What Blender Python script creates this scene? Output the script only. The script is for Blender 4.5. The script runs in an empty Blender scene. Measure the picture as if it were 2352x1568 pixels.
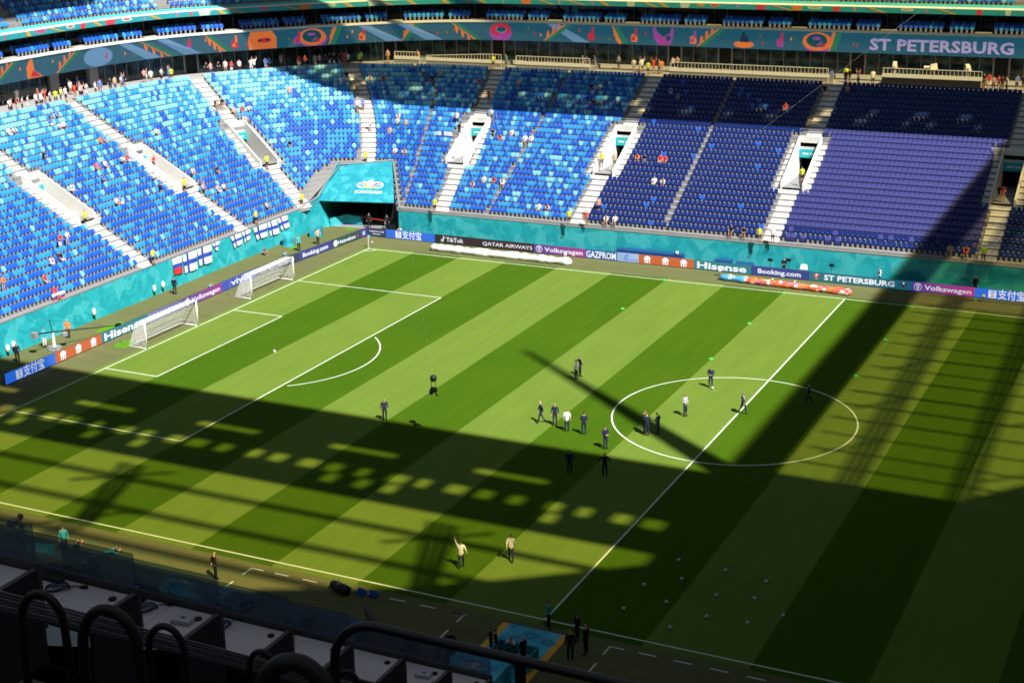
import bpy, bmesh, math, random
import numpy as np
from mathutils import Matrix, Vector
random.seed(7)
rnd = random.Random(11)
SC = bpy.context.scene
COL = SC.collection
PI = math.pi
rad = math.radians

# ------------------------------------------------------------------ camera
CAM = Vector((31.7992, -101.7345, 40.7740))
_y, _p, _r = -0.4588722, -0.3150122, -0.0226737
_f = Vector((math.sin(_y)*math.cos(_p), math.cos(_y)*math.cos(_p), math.sin(_p)))
_rt = Vector((math.cos(_y), -math.sin(_y), 0)); _up = _rt.cross(_f)
_c, _s = math.cos(_r), math.sin(_r)
_R, _U = _c*_rt + _s*_up, -_s*_rt + _c*_up
cd = bpy.data.cameras.new('camera'); cam = bpy.data.objects.new('camera', cd); COL.objects.link(cam)
cam.matrix_world = Matrix(((_R.x, _U.x, -_f.x, CAM.x), (_R.y, _U.y, -_f.y, CAM.y), (_R.z, _U.z, -_f.z, CAM.z), (0, 0, 0, 1)))
cd.sensor_width = 36; cd.lens = 3436.62/2352*36; cd.clip_start = 0.1; cd.clip_end = 2000
SC.camera = cam

# ------------------------------------------------------------------ light
SUN_EL = rad(51.0)
SUN_DIR = Vector((0.839*math.cos(SUN_EL), -0.545*math.cos(SUN_EL), math.sin(SUN_EL))).normalized()   # towards the sun
W = bpy.data.worlds.new('World'); SC.world = W; W.use_nodes = True
nt = W.node_tree; nt.nodes.clear()
sky = nt.nodes.new('ShaderNodeTexSky'); sky.sky_type = 'NISHITA'; sky.sun_disc = False
sky.sun_elevation = SUN_EL; sky.sun_rotation = math.atan2(SUN_DIR.x, SUN_DIR.y)
bg = nt.nodes.new('ShaderNodeBackground'); bg.inputs['Strength'].default_value = 0.05
wo = nt.nodes.new('ShaderNodeOutputWorld')
nt.links.new(sky.outputs[0], bg.inputs[0]); nt.links.new(bg.outputs[0], wo.inputs[0])
sd = bpy.data.lights.new('sun', 'SUN'); sd.energy = 5.0; sd.angle = rad(0.6); sd.color = (1.0, 0.965, 0.90)
sun = bpy.data.objects.new('sun', sd); COL.objects.link(sun)
sun.rotation_euler = SUN_DIR.to_track_quat('Z', 'Y').to_euler(); sun.location = (80, -60, 120)
SC.view_settings.view_transform = 'Standard'; SC.view_settings.look = 'None'
SC.view_settings.gamma = 1; SC.view_settings.exposure = 0.78; SC.view_settings.use_curve_mapping = False
SC.cycles.use_denoising = True
SC.cycles.max_bounces = 6; SC.cycles.diffuse_bounces = 3; SC.cycles.glossy_bounces = 2; SC.cycles.transparent_max_bounces = 10
SC.cycles.caustics_reflective = False; SC.cycles.caustics_refractive = False
SC.cycles.filter_width = 1.7

# ------------------------------------------------------------------ materials
def srgb(r, g, b):
    f = lambda c: (c/255/12.92) if c/255 <= 0.04045 else ((c/255+0.055)/1.055)**2.4
    return (f(r), f(g), f(b))
_M = {}
def mat(name, col, rough=0.6, metal=0.0, var=0.12, scale=3.0, spec=0.3, emit=None, estr=0.0):
    """principled material whose colour is broken up by a little noise"""
    if name in _M: return _M[name]
    m = bpy.data.materials.new(name); m.use_nodes = True
    t = m.node_tree; b = t.nodes['Principled BSDF']
    b.inputs['Roughness'].default_value = rough; b.inputs['Metallic'].default_value = metal
    b.inputs['Specular IOR Level'].default_value = spec
    n = t.nodes.new('ShaderNodeTexNoise'); n.inputs['Scale'].default_value = scale; n.inputs['Detail'].default_value = 3
    tc = t.nodes.new('ShaderNodeTexCoord'); t.links.new(tc.outputs['Object'], n.inputs['Vector'])
    mx = t.nodes.new('ShaderNodeMix'); mx.data_type = 'RGBA'
    mx.inputs['A'].default_value = tuple(c*(1-var) for c in col)+(1,); mx.inputs['B'].default_value = tuple(min(1, c*(1+var)) for c in col)+(1,)
    t.links.new(n.outputs['Fac'], mx.inputs['Factor']); t.links.new(mx.outputs['Result'], b.inputs['Base Color'])
    if emit is not None:
        b.inputs['Emission Color'].default_value = tuple(emit)+(1,); b.inputs['Emission Strength'].default_value = estr
    _M[name] = m; return m
def node_mat(name, build, rough=0.7, spec=0.3):
    if name in _M: return _M[name]
    m = bpy.data.materials.new(name); m.use_nodes = True; t = m.node_tree; b = t.nodes['Principled BSDF']
    b.inputs['Roughness'].default_value = rough; b.inputs['Specular IOR Level'].default_value = spec
    build(t, b); _M[name] = m; return m
def N(t, typ, **kw):
    n = t.nodes.new(typ)
    for k, v in kw.items(): setattr(n, k, v)
    return n
def mixc(t, fac, a, b):
    n = t.nodes.new('ShaderNodeMix'); n.data_type = 'RGBA'
    for key, v in (('Factor', fac), ('A', a), ('B', b)):
        if hasattr(v, 'links'): t.links.new(v, n.inputs[key])
        else: n.inputs[key].default_value = v if key == 'Factor' else tuple(v)+(1,)
    return n.outputs['Result']

def grass(name, c1, c2, streak):
    def bld(t, b):
        tc = N(t, 'ShaderNodeTexCoord')
        mp = N(t, 'ShaderNodeMapping'); mp.inputs['Scale'].default_value = streak
        t.links.new(tc.outputs['Object'], mp.inputs['Vector'])
        n1 = N(t, 'ShaderNodeTexNoise'); n1.inputs['Scale'].default_value = 1.0; n1.inputs['Detail'].default_value = 4
        t.links.new(mp.outputs[0], n1.inputs['Vector'])
        n2 = N(t, 'ShaderNodeTexNoise'); n2.inputs['Scale'].default_value = 14; n2.inputs['Detail'].default_value = 4
        t.links.new(tc.outputs['Object'], n2.inputs['Vector'])
        n3 = N(t, 'ShaderNodeTexNoise'); n3.inputs['Scale'].default_value = 0.12; n3.inputs['Detail'].default_value = 4
        t.links.new(tc.outputs['Object'], n3.inputs['Vector'])
        a = N(t, 'ShaderNodeMath', operation='MULTIPLY_ADD'); t.links.new(n1.outputs['Fac'], a.inputs[0]); a.inputs[1].default_value = 1.0
        m2 = N(t, 'ShaderNodeMath', operation='MULTIPLY'); t.links.new(n2.outputs['Fac'], m2.inputs[0]); m2.inputs[1].default_value = 0.7
        t.links.new(m2.outputs[0], a.inputs[2])
        a2 = N(t, 'ShaderNodeMath', operation='MULTIPLY_ADD'); t.links.new(n3.outputs['Fac'], a2.inputs[0]); a2.inputs[1].default_value = 0.9; t.links.new(a.outputs[0], a2.inputs[2])
        mr = N(t, 'ShaderNodeMapRange'); mr.inputs['From Min'].default_value = 0.8; mr.inputs['From Max'].default_value = 1.8
        t.links.new(a2.outputs[0], mr.inputs['Value'])
        t.links.new(mixc(t, mr.outputs[0], c1, c2), b.inputs['Base Color'])
        bp = N(t, 'ShaderNodeBump'); bp.inputs['Strength'].default_value = 0.3; bp.inputs['Distance'].default_value = 0.05
        t.links.new(n2.outputs['Fac'], bp.inputs['Height']); t.links.new(bp.outputs[0], b.inputs['Normal'])
    return node_mat(name, bld, 0.85, 0.02)
M_GL = grass('grass_light', (0.104, 0.178, 0.024), (0.146, 0.220, 0.034), (1.1, 0.12, 1))
M_GD = grass('grass_dark', (0.042, 0.098, 0.0040), (0.060, 0.124, 0.0065), (1.1, 0.12, 1))
M_GA = grass('grass_apron', (0.105, 0.118, 0.046), (0.155, 0.160, 0.068), (0.12, 0.9, 1))
M_GROUND = mat('asphalt', (0.05, 0.05, 0.05), 0.9)
M_LINE = mat('line_paint', (0.66, 0.70, 0.58), 0.8, var=0.2, scale=2)
M_CONC = mat('terrace_concrete', (0.27, 0.265, 0.265), 0.85, var=0.2, scale=1.2)
M_STEP = mat('pale_concrete', (0.72, 0.70, 0.665), 0.85, var=0.12, scale=1.5)
M_GREY = mat('grey_panel', (0.26, 0.26, 0.27), 0.7, var=0.1)
M_FLOOR = mat('concourse_floor', (0.36, 0.36, 0.36), 0.7, var=0.15, scale=0.6)
M_WHITE = mat('white_paint', (0.78, 0.77, 0.74), 0.5, var=0.05)
M_METAL = mat('galvanised_metal', (0.45, 0.46, 0.48), 0.4, metal=0.6, var=0.1)
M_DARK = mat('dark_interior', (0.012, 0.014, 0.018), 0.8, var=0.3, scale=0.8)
M_BLACK = mat('black_rubber', (0.010, 0.0105, 0.012), 0.5, var=0.2, spec=0.35)
M_RAIL = mat('black_powder_coat', (0.010, 0.011, 0.015), 0.42, var=0.15, spec=0.4)
M_ROOF = mat('roof_deck_metal', (0.10, 0.10, 0.11), 0.7, var=0.1)
M_YEL = mat('yellow_nosing', (0.55, 0.45, 0.03), 0.6)
M_NET = mat('goal_net_cord', (0.88, 0.88, 0.90), 0.7)
M_SKIN = mat('skin', (0.50, 0.27, 0.19), 0.6, var=0.08)
M_HAIR = mat('dark_hair', (0.025, 0.018, 0.013), 0.6)
M_HAIR2 = mat('ginger_hair', (0.28, 0.12, 0.05), 0.6)
M_SHOE = mat('dark_shoes', (0.03, 0.022, 0.02), 0.5)
M_NAVYS = mat('navy_suit', (0.016, 0.022, 0.055), 0.8, var=0.2, scale=8)
M_BLK = mat('black_cloth', (0.012, 0.012, 0.016), 0.85, var=0.2, scale=8)
M_WSH = mat('white_shirt', (0.78, 0.76, 0.72), 0.8, var=0.05)
M_BEIGE = mat('beige_waistcoat', (0.42, 0.38, 0.33), 0.8)
M_TEALSH = mat('teal_bib', (0.03, 0.30, 0.42), 0.8)
CLOTH = {'white': M_WSH, 'red': mat('red_shirt', (0.62, 0.045, 0.04), 0.8), 'blue': mat('blue_shirt', (0.10, 0.22, 0.62), 0.8),
         'hivis': mat('hi_vis_vest', (0.62, 0.80, 0.04), 0.7, emit=(0.62, 0.80, 0.04), estr=0.0), 'black': M_BLK, 'pink': mat('pink_shirt', (0.62, 0.36, 0.33), 0.8),
         'orange': mat('orange_shirt', (0.80, 0.22, 0.04), 0.8), 'navy': M_NAVYS, 'grey': mat('grey_shirt', (0.33, 0.34, 0.37), 0.8),
         'beige': mat('beige_shirt', (0.55, 0.42, 0.28), 0.8), 'cyan': mat('cyan_shirt', (0.04, 0.42, 0.55), 0.8),
         'jeans': mat('blue_jeans', (0.05, 0.085, 0.16), 0.8), 'khaki': mat('khaki_shorts', (0.30, 0.22, 0.13), 0.8)}
M_S = [mat('seat_light_blue', (0.23, 0.60, 0.80), 0.45, var=0.08), mat('seat_mid_blue', (0.040, 0.32, 0.74), 0.45, var=0.08),
       mat('seat_deep_blue', (0.020, 0.125, 0.60), 0.45, var=0.08), mat('seat_navy', (0.010, 0.030, 0.19), 0.45, var=0.1),
       mat('seat_violet_cover', (0.038, 0.044, 0.19), 0.7, var=0.12), mat('seat_bracket', (0.27, 0.265, 0.27), 0.6)]

def teal_pattern(name, base, light, dark, sc=0.35, emit=0.0):
    def bld(t, b):
        tc = N(t, 'ShaderNodeTexCoord')
        nz = N(t, 'ShaderNodeTexNoise'); nz.inputs['Scale'].default_value = sc*1.6; nz.inputs['Detail'].default_value = 2; nz.inputs['Distortion'].default_value = 1.5
        t.links.new(tc.outputs['Object'], nz.inputs['Vector'])
        v = N(t, 'ShaderNodeTexVoronoi'); v.inputs['Scale'].default_value = sc*2.4; v.inputs['Randomness'].default_value = 1
        t.links.new(tc.outputs['Object'], v.inputs['Vector'])
        r1 = N(t, 'ShaderNodeValToRGB'); r1.color_ramp.interpolation = 'EASE'
        e = r1.color_ramp.elements; e[0].position = 0.46; e[0].color = (0, 0, 0, 1); e[1].position = 0.54; e[1].color = (1, 1, 1, 1)
        t.links.new(nz.outputs['Fac'], r1.inputs[0])
        sep = N(t, 'ShaderNodeSeparateColor'); t.links.new(v.outputs['Color'], sep.inputs[0])
        r2 = N(t, 'ShaderNodeValToRGB'); r2.color_ramp.interpolation = 'CONSTANT'
        e = r2.color_ramp.elements; e[0].position = 0; e[0].color = (0, 0, 0, 1); e[1].position = 0.62; e[1].color = (0.85, 0.85, 0.85, 1)
        t.links.new(sep.outputs[0], r2.inputs[0])
        c1 = mixc(t, r1.outputs[0], dark, base)
        c2 = mixc(t, r2.outputs[0], c1, light)
        c3 = mixc(t, 0.55, c1, c2)
        t.links.new(c3, b.inputs['Base Color'])
        if emit: t.links.new(c3, b.inputs['Emission Color']); b.inputs['Emission Strength'].default_value = emit
    return node_mat(name, bld, 0.6, 0.25)
M_TEAL = teal_pattern('teal_wall_print', (0.022, 0.39, 0.45), (0.085, 0.52, 0.55), (0.014, 0.33, 0.39))
M_TEALP = teal_pattern('teal_tunnel_print', (0.022, 0.30, 0.38), (0.07, 0.42, 0.47), (0.014, 0.25, 0.33), 0.5)
M_TEALC = teal_pattern('teal_carpet_print', (0.05, 0.44, 0.58), (0.14, 0.62, 0.70), (0.03, 0.28, 0.42), 0.22)
M_TEALD = teal_pattern('teal_canopy_print', (0.03, 0.42, 0.62), (0.07, 0.52, 0.70), (0.02, 0.28, 0.46), 0.5)
M_PARA = mat('teal_parapet', (0.025, 0.30, 0.34), 0.6)
M_SIGN = mat('teal_sign', (0.02, 0.42, 0.48), 0.5)
M_ORNG = mat('orange_edge', (0.85, 0.42, 0.03), 0.7)

def glass_mat(name, col, alpha):
    m = bpy.data.materials.new(name); m.use_nodes = True; t = m.node_tree; t.nodes.remove(t.nodes['Principled BSDF'])
    o = [n for n in t.nodes if n.type == 'OUTPUT_MATERIAL'][0]
    tr = N(t, 'ShaderNodeBsdfTransparent'); tr.inputs[0].default_value = tuple(col)+(1,)
    gl = N(t, 'ShaderNodeBsdfGlossy'); gl.inputs['Roughness'].default_value = 0.08; gl.inputs[0].default_value = (0.8, 0.9, 1, 1)
    df = N(t, 'ShaderNodeBsdfDiffuse'); df.inputs[0].default_value = (0.10, 0.13, 0.17, 1)
    nz = N(t, 'ShaderNodeTexNoise'); nz.inputs['Scale'].default_value = 2.0
    mm = N(t, 'ShaderNodeMath', operation='MULTIPLY'); mm.inputs[1].default_value = alpha*2; t.links.new(nz.outputs['Fac'], mm.inputs[0])
    s1 = N(t, 'ShaderNodeMixShader'); t.links.new(mm.outputs[0], s1.inputs[0]); t.links.new(tr.outputs[0], s1.inputs[1]); t.links.new(df.outputs[0], s1.inputs[2])
    s2 = N(t, 'ShaderNodeMixShader'); s2.inputs[0].default_value = 0.05; t.links.new(s1.outputs[0], s2.inputs[1]); t.links.new(gl.outputs[0], s2.inputs[2])
    t.links.new(s2.outputs[0], o.inputs[0]); return m
M_GLASS = glass_mat('smoked_barrier_glass', (0.60, 0.70, 0.78), 0.22)
M_CLEAR = glass_mat('clear_balustrade_glass', (0.85, 0.95, 0.95), 0.10)
def panel_mat(nm='translucent_roof_sheet', c1=(0.66, 0.54, 0.25), c2=(0.74, 0.62, 0.31)):
    m = bpy.data.materials.new(nm); m.use_nodes = True; t = m.node_tree; t.nodes.remove(t.nodes['Principled BSDF'])
    o = [n for n in t.nodes if n.type == 'OUTPUT_MATERIAL'][0]
    tr = N(t, 'ShaderNodeBsdfTransparent'); nz = N(t, 'ShaderNodeTexNoise'); nz.inputs['Scale'].default_value = 0.15
    t.links.new(mixc(t, nz.outputs['Fac'], c1, c2), tr.inputs[0])
    t.links.new(tr.outputs[0], o.inputs[0]); return m
M_SHEET = panel_mat()
M_SHEET2 = panel_mat('dimmed_roof_sheet', (.40, .33, .13), (.48, .39, .17))  # same sheet, tint lowered to dim the light it lets through
def panel2():
    m = bpy.data.materials.new('fill_light_roof_sheet'); m.use_nodes = True; t = m.node_tree; t.nodes.remove(t.nodes['Principled BSDF'])
    o = [n for n in t.nodes if n.type == 'OUTPUT_MATERIAL'][0]
    a = N(t, 'ShaderNodeBsdfTranslucent'); a.inputs[0].default_value = (.085, .09, .10, 1); d = N(t, 'ShaderNodeBsdfDiffuse'); nz = N(t, 'ShaderNodeTexNoise'); nz.inputs['Scale'].default_value = .2
    t.links.new(mixc(t, nz.outputs['Fac'], (.3, .3, .3), (.4, .4, .4)), d.inputs[0])
    s = N(t, 'ShaderNodeAddShader'); t.links.new(a.outputs[0], s.inputs[0]); t.links.new(d.outputs[0], s.inputs[1]); t.links.new(s.outputs[0], o.inputs[0]); return m
M_FILL = panel2()  # translucency made up to lift the light on the foreground desks
def facade_glass():
    def bld(t, b):
        tc = N(t, 'ShaderNodeTexCoord'); oi = N(t, 'ShaderNodeObjectInfo')
        n = N(t, 'ShaderNodeTexNoise'); n.inputs['Scale'].default_value = 0.9; n.inputs['Detail'].default_value = 3; n.noise_dimensions = '4D'
        t.links.new(tc.outputs['Object'], n.inputs['Vector'])
        mw = N(t, 'ShaderNodeMath', operation='MULTIPLY'); mw.inputs[1].default_value = 9; t.links.new(oi.outputs['Random'], mw.inputs[0]); t.links.new(mw.outputs[0], n.inputs['W'])
        r = N(t, 'ShaderNodeValToRGB'); e = r.color_ramp.elements
        e[0].position = 0.42; e[0].color = (0.008, 0.014, 0.020, 1); e[1].position = 0.72; e[1].color = (0.055, 0.12, 0.14, 1)
        t.links.new(n.outputs['Fac'], r.inputs[0]); t.links.new(r.outputs[0], b.inputs['Base Color'])
    return node_mat('facade_glass', bld, 0.12, 0.5)
M_FGLASS = facade_glass()

def led(name, c1, c2=None, e=0.42):
    """lit LED panel; c1 -> c2 along its length"""
    if name in _M: return _M[name]
    def bld(t, b):
        tc = N(t, 'ShaderNodeTexCoord'); sp = N(t, 'ShaderNodeSeparateXYZ'); t.links.new(tc.outputs['Generated'], sp.inputs[0])
        w = N(t, 'ShaderNodeTexNoise'); w.inputs['Scale'].default_value = 4; t.links.new(tc.outputs['Object'], w.inputs['Vector'])
        col = mixc(t, sp.outputs[0], c1, c2 or c1)
        mm = N(t, 'ShaderNodeMath', operation='MULTIPLY_ADD'); mm.inputs[1].default_value = 0.15*e; mm.inputs[2].default_value = e; t.links.new(w.outputs['Fac'], mm.inputs[0])
        t.links.new(col, b.inputs['Emission Color']); t.links.new(mm.outputs[0], b.inputs['Emission Strength'])
        t.links.new(mixc(t, 0.35, tuple(c*0.3 for c in c1), (0.05, 0.05, 0.055)), b.inputs['Base Color'])
    return node_mat(name, bld, 0.45, 0.3)
M_INK = mat('white_led_print', (0.45, 0.45, 0.47), 0.5, emit=(0.75, 0.80, 0.9), estr=0.38)

# ------------------------------------------------------------------ mesh helpers
class MB:
    """collects shapes, links them as ONE mesh object"""
    def __init__(self): self.v = []; self.f = []; self.m = []
    def poly(self, pts, mi=0):
        k = len(self.v); self.v += [tuple(p) for p in pts]; self.f.append(tuple(range(k, k+len(pts)))); self.m.append(mi)
    def hexa(self, p, mi=0):            # 8 corners: bottom 4 ccw, top 4 ccw
        k = len(self.v); self.v += [tuple(q) for q in p]
        for f in ((3, 2, 1, 0), (4, 5, 6, 7), (0, 1, 5, 4), (1, 2, 6, 5), (2, 3, 7, 6), (3, 0, 4, 7)):
            self.f.append(tuple(k+i for i in f)); self.m.append(mi)
    def box(self, x0, x1, y0, y1, z0, z1, mi=0):
        self.hexa([(x0, y0, z0), (x1, y0, z0), (x1, y1, z0), (x0, y1, z0), (x0, y0, z1), (x1, y0, z1), (x1, y1, z1), (x0, y1, z1)], mi)
    def obox(self, c, ax, hx, hy, z0, z1, mi=0):   # box turned in plan: ax = unit dir of its length
        ax = Vector((ax[0], ax[1])).normalized(); ay = Vector((-ax.y, ax.x)); c = Vector((c[0], c[1]))
        q = [c-ax*hx-ay*hy, c+ax*hx-ay*hy, c+ax*hx+ay*hy, c-ax*hx+ay*hy]
        self.hexa([(p.x, p.y, z0) for p in q]+[(p.x, p.y, z1) for p in q], mi)
    def tube(self, path, r, n=8, mi=0, closed=False, cap=True):
        P = [Vector(p) for p in path]; L = len(P)
        rr = r if isinstance(r, (list, tuple)) else [r]*L
        k0 = len(self.v); prev = None
        for i, p in enumerate(P):
            a = P[(i-1) % L] if (closed or i > 0) else p; b = P[(i+1) % L] if (closed or i < L-1) else p
            t = (b-a)
            t = t.normalized() if t.length > 1e-9 else Vector((0, 0, 1))
            if prev is None:
                u = t.cross(Vector((0, 0, 1)))
                if u.length < 1e-3: u = t.cross(Vector((1, 0, 0)))
            else: u = prev - t*prev.dot(t)
            u.normalize(); prev = u; w = t.cross(u)
            for j in range(n):
                a_ = 2*PI*j/n; self.v.append(tuple(p+(u*math.cos(a_)+w*math.sin(a_))*rr[i]))
        for i in range(L if closed else L-1):
            A = k0+i*n; B = k0+((i+1) % L)*n
            for j in range(n):
                self.f.append((A+j, A+(j+1) % n, B+(j+1) % n, B+j)); self.m.append(mi)
        if cap and not closed:
            self.f.append(tuple(k0+j for j in reversed(range(n)))); self.m.append(mi)
            self.f.append(tuple(k0+(L-1)*n+j for j in range(n))); self.m.append(mi)
    def lathe(self, c, prof, n=12, mi=0):
        k0 = len(self.v)
        for (r, z) in prof:
            for j in range(n): self.v.append((c[0]+r*math.cos(2*PI*j/n), c[1]+r*math.sin(2*PI*j/n), c[2]+z))
        for i in range(len(prof)-1):
            for j in range(n):
                self.f.append((k0+i*n+j, k0+i*n+(j+1) % n, k0+(i+1)*n+(j+1) % n, k0+(i+1)*n+j)); self.m.append(mi)
    def mesh(self, name, mats, smooth=False):
        me = bpy.data.meshes.new(name); me.from_pydata(self.v, [], self.f)
        for m in (mats if isinstance(mats, (list, tuple)) else [mats]): me.materials.append(m)
        if any(self.m): me.polygons.foreach_set('material_index', self.m)
        if smooth: me.polygons.foreach_set('use_smooth', [True]*len(me.polygons))
        me.update(); return me
    def build(self, name, mats, parent=None, smooth=False, loc=None):
        return link(name, self.mesh(name, mats, smooth), parent, loc)
def link(name, me, parent=None, loc=None, rz=None):
    o = bpy.data.objects.new(name, me); COL.objects.link(o)
    if parent is not None: o.parent = parent
    if loc is not None: o.location = loc
    if rz is not None: o.rotation_euler = (0, 0, rz)
    return o
def tag(o, label=None, cat=None, group=None, kind=None):
    if label: o['label'] = label
    if cat: o['category'] = cat
    if group: o['group'] = group
    if kind: o['kind'] = kind
    return o
def thing(name, label, cat, loc=(0, 0, 0), rz=0.0, group=None):
    return tag(link(name, None, None, loc, rz), label, cat, group)
def copy_tree(o, parent=None):
    c = o.copy(); COL.objects.link(c)
    if parent is not None: c.parent = parent
    for ch in list(o.children): copy_tree(ch, c)
    return c
def ball_mesh(name, r, mats, n=16, pent=False):
    bm = bmesh.new(); bmesh.ops.create_icosphere(bm, subdivisions=3, radius=r)
    if pent:
        dirs = [Vector(d).normalized() for d in [(0, 1, 1.618), (0, 1, -1.618), (0, -1, 1.618), (0, -1, -1.618), (1, 1.618, 0), (1, -1.618, 0), (-1, 1.618, 0), (-1, -1.618, 0), (1.618, 0, 1), (-1.618, 0, 1), (1.618, 0, -1), (-1.618, 0, -1)]]
        for f in bm.faces:
            d = max(f.calc_center_median().normalized().dot(v) for v in dirs)
            f.material_index = 1 if d > 0.94 else 0
    me = bpy.data.meshes.new(name); bm.to_mesh(me); bm.free()
    for m in mats: me.materials.append(m)
    me.polygons.foreach_set('use_smooth', [True]*len(me.polygons)); return me
_T = {}
def text_geo(body, bold=0.0, spacing=1.0):
    """(verts, faces, width) of lettering, cap height 1, from x = 0"""
    key = (body, bold, spacing)
    if key in _T: return _T[key]
    c = bpy.data.curves.new('lettering', 'FONT'); c.body = body; c.size = 1.0; c.offset = bold; c.space_character = spacing; c.resolution_u = 2
    o = bpy.data.objects.new('lettering', c); COL.objects.link(o)
    dg = bpy.context.evaluated_depsgraph_get(); dg.update(); me = o.evaluated_get(dg).to_mesh()
    V = np.array([v.co[:2] for v in me.vertices]); F = [tuple(p.vertices) for p in me.polygons]
    o.evaluated_get(dg).to_mesh_clear(); bpy.data.objects.remove(o); bpy.data.curves.remove(c)
    V[:, 0] -= V[:, 0].min(); h = 0.73; V /= h
    _T[key] = (V, F, V[:, 0].max()); return _T[key]
def put_text(mb, body, x0, z0, h, wid=None, y=-0.004, mi=0, bold=0.0, spacing=1.0, back=False):
    """flat lettering in the local XZ plane, facing -Y"""
    V, F, w = text_geo(body, bold, spacing)
    sx = h if wid is None else wid/w
    k = len(mb.v)
    for a, b in V: mb.v.append((x0+a*sx, y, z0+b*h))
    for f in F: mb.f.append(tuple(k+i for i in f)); mb.m.append(mi)
def ell(cx, cz, rx, rz, n=20, a0=0, a1=2*PI):
    return [(cx+rx*math.cos(a0+(a1-a0)*i/n), cz+rz*math.sin(a0+(a1-a0)*i/n)) for i in range(n if abs(a1-a0-2*PI) < 1e-6 else n+1)]
# ================================================================== ground and pitch
g = MB(); g.poly([(-600, -600, -0.30), (600, -600, -0.30), (600, 600, -0.30), (-600, 600, -0.30)])
tag(g.build('ground', M_GROUND), kind='structure')
g = MB(); g.poly([(-64, -46, -0.012), (66, -46, -0.012), (66, 44, -0.012), (-64, 44, -0.012)])
tag(g.build('turf_apron', M_GA), kind='structure')
edges = [-55.2, -47, -41.5, -36] + [-36+6*i for i in range(1, 12)] + [36, 41.5, 47, 55.2]
g = MB()
for i in range(len(edges)-1):
    for y0, y1 in ((-34.6, -12), (-12, 12), (12, 34.6)):
        a, b = max(edges[i], -53.1), min(edges[i+1], 53.1)
        g.poly([(a, y0, -0.006), (b, y0, -0.006), (b, y1, -0.006), (a, y1, -0.006)], i % 2)
pitch = tag(g.build('pitch', [M_GL, M_GD]), kind='structure')
LW = 0.062
def line(pts, closed=False, w=LW, z=0.0, parent=pitch, m=M_LINE):
    P = [Vector(p) for p in pts]; b = MB(); n = len(P)
    L = []
    for i, p in enumerate(P):
        a = P[i-1] if (i > 0 or closed) else p; c = P[(i+1) % n] if (i < n-1 or closed) else p
        t = (c-a).normalized(); L.append((p+Vector((-t.y, t.x))*w, p-Vector((-t.y, t.x))*w))
    for i in range(n if closed else n-1):
        q, r = L[i], L[(i+1) % n]
        b.poly([(q[0].x, q[0].y, z), (q[1].x, q[1].y, z), (r[1].x, r[1].y, z), (r[0].x, r[0].y, z)])
    return b.build('painted_line', m, parent)
k = LW
line([(-52.5, -34-k), (-52.5, 34+k)]); line([(52.5, -34-k), (52.5, 34+k)]); line([(0, -34+k), (0, 34-k)])
line([(-52.5+k, 34), (52.5-k, 34)]); line([(-52.5+k, -34), (52.5-k, -34)])
for sx in (-1, 1):
    for hw, dp in ((20.16, 16.5), (9.16, 5.5)):
        x0, x1 = sx*(52.5-k), sx*(52.5-dp)
        line([(x0, hw), (x1+sx*k, hw)]); line([(x1, -hw-k), (x1, hw+k)]); line([(x0, -hw), (x1+sx*k, -hw)])
    a0 = math.acos(5.5/9.15)
    line([(sx*(41.5-9.15*math.cos(a0-2*a0*i/28)), 9.15*math.sin(a0-2*a0*i/28)) for i in range(29)][1:-1], z=0.003)
    for sy in (-1, 1):
        line([(sx*(52.5-math.cos(PI/2*i/8)), sy*(34-math.sin(PI/2*i/8))) for i in range(9)], z=0.003)
    line([(sx*41.5-0.11, 0), (sx*41.5+0.11, 0)], w=0.11)
line([(9.15*math.cos(2*PI*i/96), 9.15*math.sin(2*PI*i/96)) for i in range(96)], closed=True, z=0.003)
# technical area dashes and the far substitutes' box
for c in (-18.95, 4.45):
    line([(c, -36.25), (c, -35.30), (c+.85, -35.30)], w=0.055, z=0.002); line([(c, -38.1), (c, -37.2)], w=0.055, z=0.002)
    sg = 1
    for j in range(1, 8): line([(c+2.0*j-.33, -35.3), (c+2.0*j+.67, -35.3)], w=0.055, z=0.002)
line([(-5.34, -35.30), (-4.42, -35.30), (-4.42, -36.25)], w=0.055, z=0.002); line([(-4.42, -38.1), (-4.42, -37.2)], w=0.055, z=0.002)
for a, b in (((-8.35, 39.1), (-7.3, 39.1)), ((-6.9, 39.1), (-6.0, 39.1)), ((-8.3, 38.5), (-8.3, 37.9)), ((-8.28, 37.2), (-7.6, 37.2)), ((-7.3, 37.15), (-6.8, 37.15)), ((-6.5, 37.1), (-6.0, 37.1)), ((-6.0, 38.5), (-6.0, 37.9))):
    line([a, b], w=0.07, z=0.002)
for j in range(9): line([(-34.5+1.9*j, -36.35), (-33.7+1.9*j, -36.35)], w=0.05, z=0.002, m=mat('green_line_paint', (0.04, 0.20, 0.10), 0.8))
M_GRB = grass('grass_bright_patch', (0.08, 0.22, 0.012), (0.11, 0.28, 0.02), (0.3, 0.8, 1))
def patch(pts, w):
    b = MB(); b.poly([(x, y, -0.008) for x, y in pts]); return tag(b.build('turf_patch', M_GRB), kind='structure')
for c, rx, ry in (((-58.4, 33.0), .4, 1.3), ((-60.6, 31.6), .35, 1.0), ((-59.3, 41.3), .5, .9), ((-55.2, -3.1), .9, 1.1), ((-60.0, .4), .5, 1.6)):
    patch([(c[0]+rx*math.cos(i*PI/6)*(1+.25*rnd.random()), c[1]+ry*math.sin(i*PI/6)*(1+.25*rnd.random())) for i in range(12)], 0)

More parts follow.
